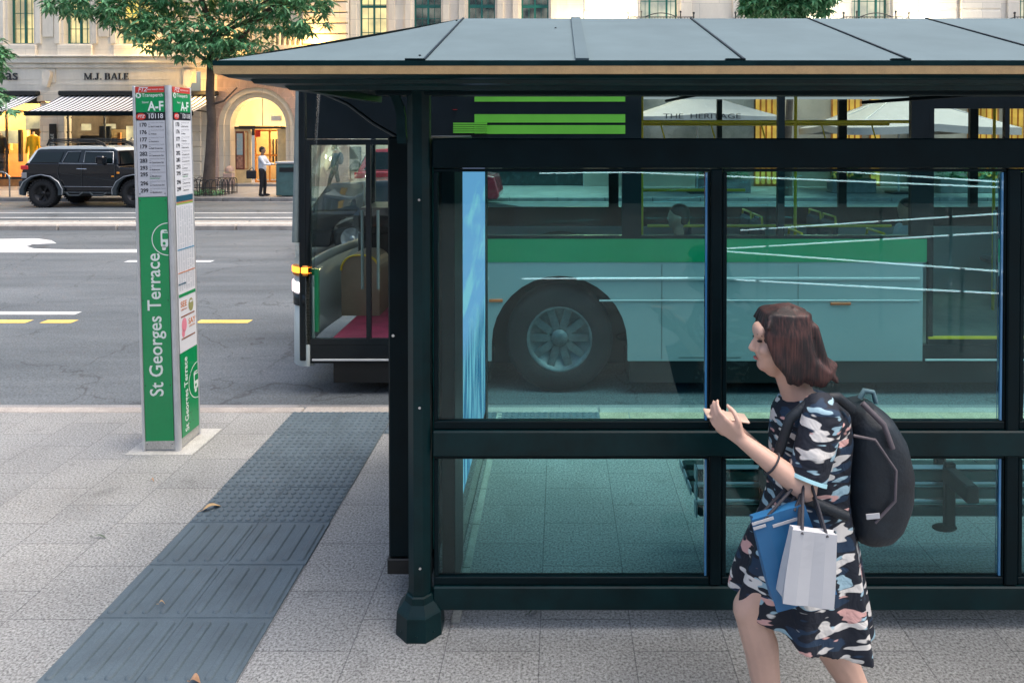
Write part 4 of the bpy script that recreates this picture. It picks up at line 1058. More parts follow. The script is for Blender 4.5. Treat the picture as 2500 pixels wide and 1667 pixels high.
MB().box(x0, x1, BY+.05, BY+.5, -.2, 5.199).build('lower_wall', mat('wall_beige', (.42, .38, .32), .8, var=.2, scale=.8), rb)
for a, b, n_ in ((1735, 1800, 5), (1912, 1977, 5), (2000, 2020, 2), (2226, 2292, 5), (2310, 2352, 3)):
    xa, xb = DX(a), DX(b)
    rp = MB().box(xa-.05, xb+.05, BY-.0, BY+.048, -.1, 4.6).build('slot_recess', 'wood', rb)
    for i in range(n_):
        xx = xa+(xb-xa)*i/max(1, n_); MB().box(xx, xx+.14, BY-.14, BY-.02, .1, 4.5, .03).build('lit_fin', 'amber_glow', rp)
p = MB(); p.box(DX(2085), DX(2125), BY-.4, BY+.04, -.1, 5.1); p.box(DX(1440), DX(1462), BY-.4, BY+.04, -.1, 5.1); p.build('column', 'kerb_dark', rb)
MB().box(DX(1470), DX(1735), BY-.0, BY+.045, 1.0, 3.9).build('shop_window', mat('shop_grey', (.35, .36, .34), .25, scale=.7, col2=(.1, .12, .11)), rb)
lamp('facade_uplight', (DX(1340), BY-.7, 6.2), 160, (1, .75, .4)); lamp('facade_uplight', (DX(1425), BY-.9, 6.6), 130, (1, .8, .5)); lamp('facade_uplight', (DX(2090), BY-1., 6.4), 160, (1, .85, .6)); lamp('facade_uplight', (DX(1870), BY-1., 6.4), 100, (1, .85, .6))
# --- building on the camera's side of the street (closes the street, gives reflections)
nb_ = thing('near_building', 'dark glazed building on the near side of the street', 'building', (0, -16, 0))
mb = MB().box(-60, 60, -17, -16, -.2, 9); mb.build('wall', mat('near_wall', (.025, .035, .04), .6, var=.3, scale=.4), nb_)

# ================================================================ UMBRELLAS
mat('umbrella_cloth', (.40, .39, .385), .8, var=.06)
def umbrella(cx, cy, hx, ztip, zap, label, txt=False):
    t = thing('market_umbrella', label, 'umbrella', (cx, cy, 0), 'white cafe umbrellas')
    n = 4; ri = []
    for k in range(7):
        q = k/6; r = hx*q; z = zap+(ztip-zap)*(q**.8); ring = []
        for j in range(32):
            a = 2*PI*j/32; m_ = max(abs(math.cos(a)), abs(math.sin(a))); rr = r/m_
            c_ = abs(math.sin(2*a)); ring.append(Vector((cx+rr*math.cos(a)*.999+0, cy+rr*math.sin(a)*.999, z+(1-c_)*.12*q)))
        ri.append(ring)
    ri[0] = [Vector((cx+.02*math.cos(2*PI*j/32), cy+.02*math.sin(2*PI*j/32), zap)) for j in range(32)]
    MB().rings(ri, caps=False).build('canopy', 'umbrella_cloth', t)
    v = MB(); ra = ri[-1]; v.rings([ra, [p+Vector((0, 0, -.24)) for p in ra]], caps=False); v.build('valance', 'umbrella_cloth', t)
    MB().cyl((cx, cy, 0), (cx, cy, zap), .035).build('pole', 'alu', t)
    rb_ = MB()
    for j in range(8): rb_.tube([(cx, cy, zap-.15), ri[-1][j*4]+Vector((0, 0, -.03))], .015, 5)
    rb_.build('ribs', 'alu', t); MB().box(cx-.35, cx+.35, cy-.35, cy+.35, -.004, .08, .02).build('base', 'dark_metal', t)
    if txt:
        w = MB(); w.text('THE  HERITAGE', (cx-.3, cy-hx-.012, ztip-.0), (1, 0, 0), (0, 0, 1), .23, sx=1.6); w.build('valance_lettering', 'ink', t)
umbrella(5.0, 26.2, 2.35, 2.72, 3.75, 'white cafe umbrella lettered THE HERITAGE on its valance', True)
umbrella(12.2, 26.0, 2.7, 2.35, 3.75, 'white cafe umbrella in front of the amber lit slots, right')

# ================================================================ TREES
def foliage_mat(name, a, b):
    m, nt, out = newmat(name); bs = N(nt, 'BsdfPrincipled'); L(nt, bs.outputs[0], out.inputs[0]); bs.inputs['Roughness'].default_value = .34
    tc = N(nt, 'TexCoord'); n1 = N(nt, 'TexNoise'); n1.inputs['Scale'].default_value = 5; n1.inputs['Detail'].default_value = 3; L(nt, tc.outputs['Object'], n1.inputs['Vector'])
    cr = N(nt, 'ValToRGB'); e = cr.color_ramp; e.elements[0].position = .38; e.elements[0].color = c4(a); e.elements[1].position = .64; e.elements[1].color = c4(b); L(nt, n1.outputs[0], cr.inputs[0]); L(nt, cr.outputs[0], bs.inputs['Base Color'])
    return m
foliage_mat('leaf_crown', (.035, .17, .065), (.22, .50, .25))
mat('bark', (.15, .11, .085), .85, scale=3, col2=(.07, .05, .04), bump=.6, bscale=14)
def crown(mb, blobs, n, rr, ll=.33):
    for _ in range(n):
        wt = [b[1][0]*b[1][1]*b[1][2] for b in blobs]; c, rad = rr.choices(blobs, wt)[0]
        while True:
            u = Vector((rr.uniform(-1, 1), rr.uniform(-1, 1), rr.uniform(-1, 1)))
            if u.length < 1 and (u.length > .45 or rr.random() < .35): break
        p = Vector(c)+Vector((u.x*rad[0], u.y*rad[1], u.z*rad[2])); base = Vector((u.x*.6, u.y*.6, u.z*.5-.25))
        k = rr.randint(6, 9); a0 = rr.random()*6.3; vs = []; fs = []
        for i in range(k):
            a = a0+2*PI*i/k+rr.uniform(-.25, .25); d = Vector((math.cos(a), math.sin(a), rr.uniform(-.75, .35)))+base*.8; d.normalize()
            s = d.cross(Vector((rr.uniform(-.3, .3), rr.uniform(-.3, .3), 1))).normalized(); l = ll*rr.uniform(.65, 1.15); w = l*.17
            q = p+d*.03; dr = Vector((0, 0, -l*.22)); o = len(vs)
            vs += [q, q+d*l*.45+s*w, q+d*l*.5+dr*.15+d.cross(s)*w*.35, q+d*l*.45-s*w, q+d*l+dr]
            fs += [(o, o+1, o+2), (o, o+2, o+3), (o+1, o+4, o+2), (o+2, o+4, o+3)]
        mb.add(vs, fs)
def tree(name, label, base, pts, radii, blobs, n, seed, group, limbs=()):
    t = thing(name, label, 'tree', base, group); mb = MB(); mb.tube(pts, radii, 12)
    for lp, lr in limbs: mb.tube(lp, lr, 7)
    rr = random.Random(seed)
    for c, rad in blobs:
        q = min(pts[2:], key=lambda p: (Vector(p)-Vector(c)).length); q = Vector(q)
        for _ in range(2):
            e_ = Vector(c)+Vector((rr.uniform(-.7, .7)*rad[0], rr.uniform(-.7, .7)*rad[1], rr.uniform(-.3, .7)*rad[2])); mid = q.lerp(e_, .5)+Vector((0, 0, .15)); mb.tube([q, mid, e_], [.05, .035, .012], 6)
    mb.build('trunk', 'bark', t); c_ = MB(); crown(c_, blobs, n, rr); c_.build('crown', 'leaf_crown', t); return t
def PB(xd, yd, Y, rx, ry, rz): p = P(xd, yd, Y); return (p, (rx, ry, rz))
bx, ty_ = P(480, 450, 25.4).x, 25.4
bl_ = [PB(560, 90, 25, 1.0, 1.2, .75), PB(470, 80, 24.8, 1.2, 1.3, .85), PB(380, 75, 24.6, 1.1, 1.3, .65), PB(520, 140, 24.6, .6, .7, .40), PB(300, 20, 24.8, 1.3, 1.2, .95), PB(200, 5, 24.5, 1.3, 1.2, .6),
       PB(420, -40, 25.5, 1.8, 1.6, 1.2), PB(590, -20, 25.2, 1.5, 1.4, 1.0), PB(690, 25, 24.8, 1.0, 1.2, .75), PB(720, -20, 25., 1.0, 1.0, .7), PB(155, 0, 24.6, .7, .7, .5), PB(350, -130, 25.5, 2.4, 2, 1.4), PB(560, -140, 25.6, 2.2, 2, 1.4), PB(660, 50, 25., .8, .8, .45), PB(430, 110, 24.7, .7, .9, .35)]
tree('street_tree', 'leafy street tree with slim bent trunk in front of the arched doorway', (bx, ty_, 0),
     [(bx-.02, ty_, -.02), (bx+.0, ty_, .5), (bx+.06, ty_, 1.4), (bx+.12, ty_, 2.6), (bx+.06, ty_, 3.6), (bx+.1, ty_, 4.6), (bx+.3, ty_-.1, 5.6), (bx-.2, ty_-.2, 7), (bx, ty_, 8.5)],
     [.27, .205, .17, .15, .14, .125, .11, .09, .05], bl_, 2050, 3, 'trees along the far footpath',
     [([(bx+.1, ty_, 4.3), (bx+1.0, ty_-.2, 5.2), (bx+2.2, ty_-.4, 6.4), (bx+3.4, ty_-.4, 7.)], [.09, .075, .055, .03]), ([(bx+.1, ty_, 4.6), (bx-.9, ty_-.3, 5.4), (bx-2.2, ty_-.6, 6.3)], [.08, .06, .03]), ([(bx+.06, ty_, 3.15), (bx+.6, ty_-.1, 3.3), (bx+1.1, ty_-.2, 3.75)], [.05, .035, .02])])
x3 = P(1815, 20, 25).x
tree('street_tree', 'round dense tree showing above the shelter roof before the balconettes', (x3, 25.2, 0),
     [(x3, 25.2, -.02), (x3, 25.2, 2), (x3+.1, 25.2, 4), (x3, 25.2, 6), (x3, 25.2, 7.5)], [.17, .13, .11, .09, .05],
     [PB(1770, 5, 25, 1.0, 1.2, .55), PB(1850, 5, 25, 1.0, 1.2, .5), PB(1810, -40, 25, 1.7, 1.5, 1.0), PB(1890, -10, 25, .55, .8, .4), PB(1740, -20, 25, .6, .8, .6)], 900, 5, 'trees along the far footpath')
xq = P(-40, 240, 23.5).x
tree('street_tree', 'tree at the left edge of the photo with only a leafy branch showing', (xq-1, 24.9, 0),
     [(xq-1, 24.9, -.02), (xq-1, 24.9, 2), (xq-.9, 24.8, 3), (xq-.8, 24.7, 4.5), (xq-1, 24.7, 6)], [.2, .16, .13, .1, .05],
     [PB(-5, 225, 23.5, .45, .5, .35), PB(12, 248, 23.5, .25, .4, .22), PB(-60, 220, 23.8, .9, .9, .7), PB(-90, 130, 24.2, 1.4, 1.3, 1.0)], 380, 9, 'trees along the far footpath')
# tree guard
tg = thing('tree_guard', 'low black hooped iron guard around the street tree', 'tree guard', (bx, ty_, 0)); mb = MB(); hw = .62
gx0, gx1, gy0, gy1 = bx-.75, bx+.72, ty_-.7, ty_+.6
def hoops(a, b, n):
    a, b = Vector(a), Vector(b)
    for i in range(n):
        p0, p1 = a.lerp(b, (i-.35)/n), a.lerp(b, (i+1.35)/n); p0 = a.lerp(b, max(0, (i-.35)/n)); p1 = a.lerp(b, min(1, (i+1.35)/n)); pts = [p0]
        for k in range(9): q = k/8; pts.append(p0.lerp(p1, .5-.5*math.cos(PI*q))+Vector((0, 0, .42+.14*math.sin(PI*q))))
        pts.append(p1); mb.tube(pts, .014, 5)
hoops((gx0, gy0, .02), (gx1, gy0, .02), 7); hoops((gx0, gy1, .02), (gx1, gy1, .02), 7); hoops((gx0, gy0, .02), (gx0, gy1, .02), 5); hoops((gx1, gy0, .02), (gx1, gy1, .02), 5)
for z in (.05, .3):
    for a, b in (((gx0, gy0), (gx1, gy0)), ((gx1, gy0), (gx1, gy1)), ((gx1, gy1), (gx0, gy1)), ((gx0, gy1), (gx0, gy0))): mb.tube([(a[0], a[1], z), (b[0], b[1], z)], .014, 5)
mb.build('hoops', 'dark_metal', tg)
mb = MB(); crown(mb, [((bx, ty_-.1, .12), (.6, .5, .1))], 60, random.Random(2), .12); o = mb.build('ground_cover', 'leaf_crown'); o['kind'] = 'stuff'; tag(o, 'low green plants filling the tree guard', 'plants')
# bike hoop at the left
bh = MB(); c = P(2, 430, 24.6); pts = [(c.x-.5, 24.6, -.01), (c.x-.5, 24.6, .65)]+[(c.x-.25-.25*math.cos(PI*i/8), 24.6, .65+.22*math.sin(PI*i/8)) for i in range(9)]+[(c.x+.0, 24.6, .65), (c.x+.0, 24.6, -.01)]
bh.tube([(c.x-.35, 24.6, -.01), (c.x-.35, 24.6, .6)]+[(c.x-.35+.325*(1-math.cos(PI*i/10)), 24.6, .6+.26*math.sin(PI*i/10)) for i in range(11)]+[(c.x+.3, 24.6, -.01)], .022, 8)
o = bh.build('bike_hoop', 'steel'); tag(o, 'bent steel bicycle hoop at the left edge behind the black car', 'bike rack')
# bin beside the man
bi = thing('litter_bin', 'tall grey green litter bin beside the man in the white shirt', 'bin', (P(690, 455, 24.9).x, 24.9, 0)); bxn = P(690, 455, 24.9).x-.35
MB().box(bxn-.38, bxn+.38, 24.6, 25.2, .03, 1.12, .03).build('bin_body', mat('bin_paint', (.06, .13, .13), .35, var=.2, coat=.3), bi)
MB().box(bxn-.40, bxn+.40, 24.58, 25.22, 1.125, 1.2, .02).build('bin_lid', 'alu', bi); MB().box(bxn-.25, bxn+.25, 24.585, 24.599, .85, 1.0).build('bin_opening', 'black_plastic', bi)
# planters with hedges
for i, (xa, xb) in enumerate(((1600, 1720), (1905, 2005), (2150, 2300))):
    a, b = P(xa, 440, 26.4).x, P(xb, 440, 26.4).x; t = thing('planter', ['grey planter with clipped green plants below the lettered umbrella', 'grey planter with leafy plants left of the dark column', 'grey planter with leafy plants by the rightmost amber slots'][i], 'planter', ((a+b)/2, 26.4, 0), 'planters on the far footpath')
    MB().box(a, b, 26.1, 26.7, -.004, .5, .02).build('planter_box', 'kerb_dark', t); mb = MB(); crown(mb, [(((a+b)/2, 26.4, .75), ((b-a)/2, .35, .32))], 110, random.Random(i+20), .16); mb.build('plants', 'leaf_crown', t)
# ================================================================ PARKED VEHICLES
mat('car_black', (.002, .004, .008), .15, var=.1, coat=.5, spec=.4)
mat('car_roof_white', (.68, .73, .73), .3, var=.05, coat=.6)
mat('car_red', (.36, .025, .04), .25, var=.1, coat=.8)
mat('tyre', (.012, .013, .015), .85, var=.3, bump=.4, bscale=40)
mat('rim_dull', (.16, .19, .20), .45, metal=.4, var=.4, scale=9)
mat('rim_dark', (.02, .02, .022), .35, metal=.5)
mat('rim_silver', (.45, .47, .5), .3, metal=.8)
mat('glass_dark', (.004, .009, .011), .06, coat=.3, var=.3, scale=3, spec=.3)
mat('tail_red', (.6, .02, .02), .3, coat=.5)
mat('lamp_amber', (.8, .3, .03), .3)
mat('flare_grey', (.025, .035, .042), .5, var=.2)
def bevel(o, w=.03, seg=2, ang=30):
    m = o.modifiers.new('b', 'BEVEL'); m.width = w; m.segments = seg; m.limit_method = 'ANGLE'; m.angle_limit = math.radians(ang)
    for p in o.data.polygons: p.use_smooth = False
    return o
def wheel(parent, x, y, z, r, w, rim='rim_dark', side=-1, knob=True, spokes=6):
    """axis along Y; outer face towards side"""
    t = MB(); wh = w/2
    t.lathe([(r*.60, -wh*.9), (r*.66, -wh), (r*.92, -wh*.96), (r, -wh*.7), (r, wh*.7), (r*.92, wh*.96), (r*.66, wh), (r*.6, wh*.9)], (x, y, z), 'y', 40, caps=False)
    if knob:
        for i in range(30):
            a = 2*PI*i/30
            for s in (-1, 1):
                M = Matrix.Translation((x, y, z))@Matrix.Rotation(-a-s*.04, 4, 'Y'); k = len(t.v); t.box(r*.97, r*1.03, s*wh*.35-.03, s*wh*.35+.05, -.025, .025); t.xf(M, k)
                k = len(t.v); t.box(r*.90, r*1.0, s*wh-.02, s*wh+.012, -.02, .02); t.xf(M, k)
    wo = t.build('wheel', 'tyre', parent, fix=True)
    f = MB(); yo = y+side*wh*.8
    f.lathe([(r*.61, side*wh*.95), (r*.57, side*wh*.97), (r*.54, side*wh*.5), (r*.2, side*wh*.35), (.01, side*wh*.4)], (x, y, z), 'y', 32, caps=False)
    f.lathe([(r*.17, side*wh*.4), (r*.15, side*wh*.75), (.01, side*wh*.78)], (x, y, z), 'y', 16)
    for i in range(spokes):
        M = Matrix.Translation((x, y, z))@Matrix.Rotation(-2*PI*i/spokes, 4, 'Y'); k = len(f.v)
        f.box(r*.12, r*.56, side*wh*.38, side*wh*.62, -r*.07, r*.07); f.xf(M, k)
    f.build('rim', rim, wo); return wo
def PZ(zx, zy, Y=22.3): return P((zx/4.237)*2352/2500, (150+zy/4.237)*2352/2500, Y)
SY = 22.3; SYF = 24.05
def pz(*pts): return [(PZ(a, b).x, PZ(a, b).z) for a, b in pts]
wz = RZ
su = thing('parked_suv', 'black off-road vehicle with white roof, roof rack and knobbly tyres parked across the street', 'car', (PZ(900, 1500).x, 23.2, RZ), 'parked cars')
cr_, cf_ = PZ(445, 1375).x, PZ(1400, 1375).x; wr = .44; wc = RZ+wr
def arch(cx, r, cz, a0=0, a1=180, n=10, rev=False):
    pts = [(cx+r*math.cos(math.radians(a0+(a1-a0)*i/n)), cz+r*math.sin(math.radians(a0+(a1-a0)*i/n))) for i in range(n+1)]
    return pts[::-1] if rev else pts
zsill = PZ(700, 1345).z
body = pz((225, 1290), (222, 1150), (240, 1090), (272, 1052), (1212, 1070), (1235, 1098), (1640, 1115), (1685, 1150), (1692, 1290))
body += [(cf_+.60, zsill)]+arch(cf_, .56, wc+.02, 0, 180)+[(cf_-.60, zsill), (cr_+.60, zsill)]+arch(cr_, .56, wc+.02, 0, 180)+[(cr_-.60, zsill+.05)]
bevel(MB().prism(body, SY, SYF).build('body', 'car_black', su, fix=True), .05, 3)
def loft(p0, y0, p1, y1):  # tumblehome: side polygon at y0 then inner at y1
    pass
gh = pz((282, 1053), (352, 922), (400, 898), (1160, 905), (1190, 925), (1222, 1071)); ins = .11
zb_ = PZ(300, 1053).z
def tum(p, side):
    k = max(0, (p[1]-zb_)/.55)*ins; return (p[0], (SY+.03+k) if side == 0 else (SYF-.03-k), p[1])
g = MB(); n = len(gh)
g.add([tum(p, 0) for p in gh]+[tum(p, 1) for p in gh], [tuple(range(n)), tuple(range(n, 2*n))[::-1]]+[(i, n+i, n+(i+1) % n, (i+1) % n) for i in range(n)])
bevel(g.build('cabin', 'car_black', su, fix=True), .03, 2)
rf = pz((345, 925), (375, 900), (480, 880), (900, 876), (1160, 893), (1200, 922), (1195, 930), (1150, 912), (480, 912), (380, 925)); r0 = MB(); n = len(rf)
r0.prism(rf, SY+.115, SYF-.115); bevel(r0.build('roof', 'car_roof_white', su, fix=True), .03, 3)
# rear quarter white edge strip
q = MB(); q.add([tum(p, 0) for p in pz((272, 1052), (345, 925), (372, 915), (300, 1052))], [(0, 1, 2, 3)]); 
q.v = [v+Vector((0, -.006, 0)) for v in q.v]; q.build('rear_pillar', 'car_roof_white', su)
def sidewin(name, pts, off=.012):
    w = MB(); pp = [tum(p, 0) for p in pz(*pts)]; n = len(pp)
    w.add([(a, b-off, c) for a, b, c in pp]+[(a, b+.01, c) for a, b, c in pp], [tuple(range(n))]+[(i, (i+1) % n, n+(i+1) % n, n+i) for i in range(n)]); return w.build(name, 'glass_dark', su, fix=True)
sidewin('side_window', [(300, 1046), (372, 938), (640, 940), (610, 1046)]); sidewin('side_window', [(652, 1042), (690, 945), (815, 940), (798, 1044)]); sidewin('side_window', [(868, 1044), (872, 940), (1150, 945), (1160, 1050)])
# door window surrounds (thin light line)
def line(pts, r, m, name, Y=None, closed=False, par=su, t=True):
    pp = [Vector(tum((PZ(a, b).x, PZ(a, b).z), 0)) if t and Y is None else Vector((PZ(a, b).x, (SY if Y is None else Y), PZ(a, b).z)) for a, b in pts]
    pp = [p+Vector((0, -.018, 0)) for p in pp]; return MB().tube(pp, r, 6).build(name, m, par)
line([(862, 1046), (866, 934), (1158, 940), (1168, 1054)], .012, 'rim_silver', 'window_trim'); line([(640, 1044), (684, 936), (822, 932)], .008, 'rim_silver', 'window_trim')
line([(605, 1056), (1170, 1064)], .010, 'rim_silver', 'belt_trim'); line([(640, 1160), (1190, 1235)], .004, 'flare_grey', 'door_crease', t=False); line([(655, 1295), (1200, 1300)], .008, 'rim_silver', 'sill_trim', t=False)
line([(610, 1058), (600, 1160), (640, 1290)], .006, 'flare_grey', 'door_gap', t=False); line([(845, 1060), (848, 1290)], .005, 'flare_grey', 'door_gap', t=False); line([(1185, 1070), (1195, 1290)], .006, 'flare_grey', 'door_gap', t=False)
line([(798, 1112), (900, 1114)], .014, 'chrome', 'door_handle', t=False)
# windscreen at the front of the cabin
a, b = (PZ(1190, 925).x, PZ(1190, 925).z), (PZ(1222, 1071).x, PZ(1222, 1071).z)
MB().add([(b[0]+.02, SY+.13, b[1]+.02), (a[0]+.02, SY+.22, a[1]-.04), (a[0]+.02, SYF-.22, a[1]-.04), (b[0]+.02, SYF-.13, b[1]+.02)], [(0, 1, 2, 3)]).build('windscreen', 'glass_dark', su)
# mirror
m = MB(); c = PZ(1085, 1030); m.box(c.x-.10, c.x+.14, SY-.30, SY-.10, c.z-.10, c.z+.16, .04); m.box(c.x, c.x+.06, SY-.15, SY+.02, c.z-.12, c.z-.04, .01); mo = m.build('wing_mirror', 'car_black', su)
MB().box(c.x-.104, c.x-.10, SY-.28, SY-.12, c.z-.07, c.z+.13).build('mirror_glass', 'chrome', mo)
# arch flares
for cx in (cr_, cf_):
    f = MB(); R0, R1 = .545, .645; n = 8; pa = [(cx+R1*math.cos(a)*(1.05), max(zsill-.1, wc+.02+R1*.88*math.sin(a))) for a in [PI*(-.08+1.16*i/n) for i in range(n+1)]]; pb = [(cx+R0*math.cos(a), max(zsill-.12, wc+.02+R0*math.sin(a))) for a in [PI*(-.08+1.16*i/n) for i in range(n+1)]]
    ringstrip(f, pb, pa, SY-.10, SY+.02); f.build('wheel_arch_flare', 'flare_grey', su)
    e_ = MB(); e_.tube([(p[0], SY-.10, p[1]) for p in pa], .014, 6); e_.build('flare_edge', 'rim_silver', su)
for cx in (cr_, cf_):
    wheel(su, cx, SY+.10, wc, wr, .30); wheel(su, cx, SYF-.10, wc, wr, .30, side=1)
MB().box(cr_-.4, cf_+.4, SY+.3, SYF-.3, wc-.1, wc+.5).build('chassis', 'black_plastic', su)
sd = MB()
for a, b in ((680, 860), (925, 1110)):
    sd.tube([PZ(a, 1355, SY-.02), PZ(a+35, 1388, SY-.12), PZ(b-45, 1388, SY-.12), PZ(b, 1355, SY-.02)], .026, 8)
sd.tube([PZ(650, 1358, SY), PZ(1190, 1362, SY)], .03, 8); sd.build('side_step', 'flare_grey', su)
m = MB(); a, b = PZ(180, 1300), PZ(262, 1235); m.box(a.x, b.x, SY+.02, SYF-.02, a.z, b.z, .04); m.build('rear_bumper', 'flare_grey', su)
m = MB(); a, b = PZ(216, 1120), PZ(292, 1078); m.box(a.x-.01, b.x, SY-.012, SY+.1, a.z, b.z, .015); m.build('tail_light', 'tail_red', su)
m = MB(); a, b = PZ(222, 1210), PZ(275, 1150); m.box(a.x-.008, b.x, SY-.008, SY+.1, a.z, b.z, .01); m.build('corner_panel', 'rim_silver', su)
m = MB(); a = PZ(1222, 1155); m.box(a.x-.05, a.x+.04, SY-.01, SY+.02, a.z-.03, a.z+.03, .01); a = PZ(1168, 1190); m.box(a.x-.05, a.x+.03, SY-.01, SY+.02, a.z-.02, a.z+.02, .005); m.build('side_indicator', 'lamp_amber', su)
rk = MB()
for Y in (SY+.16, SYF-.16):
    for dz in (0, .055): rk.tube([PZ(498, 872, SY+.2)+Vector((0, Y-SY-.2, -.0)), PZ(520, 830, SY+.2)+Vector((0, Y-SY-.2, dz)), PZ(720, 824, SY+.2)+Vector((0, Y-SY-.2, dz)), PZ(1000, 838, SY+.2)+Vector((0, Y-SY-.2, dz)), PZ(1085, 868, SY+.2)+Vector((0, Y-SY-.2, dz)), PZ(1110, 895, SY+.2)+Vector((0, Y-SY-.2, 0))], .026, 6)
for zx in (540, 640, 740, 840, 940, 1040): a = PZ(zx, 845, SY+.2); rk.tube([(a.x, SY+.16, a.z), (a.x, SYF-.16, a.z)], .014, 6)
rk.build('roof_rack', 'black_plastic', su)
# generic road car
def car(name, label, x, y, L_, W, H, paint, group, clr=.18, rot=0):
    t = thing(name, label, 'car', (x, y, RZ), group); h = L_/2; wr = .34; wb = L_*.30; z0 = RZ
    prof = [(-h, .35), (-h+.03, H*.52), (-h+.12, H*.60), (h*.36, H*.63), (h*.93, H*.52), (h, .40), (h-.06, clr)]
    b = [(x+p[0], z0+p[1]) for p in prof]+[(x+wb+.42, z0+clr)]+arch(x+wb, .40, z0+wr, 0, 180)+[(x+wb-.42, z0+clr), (x-wb+.42, z0+clr)]+arch(x-wb, .40, z0+wr, 0, 180)+[(x-wb-.42, z0+clr), (x-h+.05, z0+clr)]
    y0, y1 = y-W/2, y+W/2
    bevel(MB().prism(b, y0, y1).build('body', paint, t, fix=True), .06, 3)
    gp_ = [(-h+.10, H*.59), (-h+.42, H*.96), (-h*.25, H), (h*.02, H*.97), (h*.42, H*.62)]; g = MB(); n = len(gp_)
    def tm(p, s, o=0): k = (p[1]-H*.59)/(H*.4)*.16+.03-o; return (x+p[0], y0+k if s == 0 else y1-k, z0+p[1])
    g.add([tm(p, 0) for p in gp_]+[tm(p, 1) for p in gp_], [tuple(range(n)), tuple(range(n, 2*n))[::-1]]+[(i, n+i, n+(i+1) % n, (i+1) % n) for i in range(n)]); bevel(g.build('cabin', paint, t, fix=True), .04, 2)
    for (a, b2) in (((-h+.3, -h+.62), (-h*.28, -h*.28)), ((-h*.22, -h*.22), (h*.32, h*.03))):
        w = MB(); pp = [tm((a[0], H*.63), 0, .012), tm((a[1], H*.92), 0, .012), tm((b2[1], H*.92), 0, .012), tm((b2[0], H*.64), 0, .012)]; w.add(pp+[(p[0], p[1]+.02, p[2]) for p in pp], [(0, 1, 2, 3), (0, 4, 5, 1), (1, 5, 6, 2), (2, 6, 7, 3), (3, 7, 4, 0)]); w.build('side_window', 'glass_dark', t)
    w = MB(); w.add([(x-h+.085, y0+.15, z0+H*.62), (x-h+.385, y0+.25, z0+H*.93), (x-h+.385, y1-.25, z0+H*.93), (x-h+.085, y1-.15, z0+H*.62)], [(0, 1, 2, 3)]); w.v = [v+Vector((-.02, 0, .01)) for v in w.v]; w.build('rear_window', 'glass_dark', t)
    for s in (0, 1): yy = y0+.12 if s == 0 else y1-.32; MB().box(x-h-.012, x-h+.05, yy, yy+.2, z0+H*.46, z0+H*.58, .01).build('tail_light', 'tail_red', t)
    MB().box(x-h-.05, x-h+.1, y0+.05, y1-.05, z0+clr+.02, z0+.42, .03).build('rear_bumper', paint, t)
    for cx in (x-wb, x+wb): wheel(t, cx, y0+.12, z0+wr, wr, .22, 'rim_silver', knob=False, spokes=5); wheel(t, cx, y1-.12, z0+wr, wr, .22, 'rim_silver', 1, knob=False, spokes=5)
    return t
rx = P(812, 400, 22.3).x
car('parked_car', 'dark red four wheel drive parked beyond the bus door', rx+2.25, 23.2, 4.5, 1.8, 1.86, 'car_red', 'parked cars', clr=.25)
car('moving_car', 'low black car passing beyond the bus in the second lane', P(800, 500, 13.5).x+1.4, 14.3, 4.4, 1.75, 1.42, 'car_black', 'cars in the road')

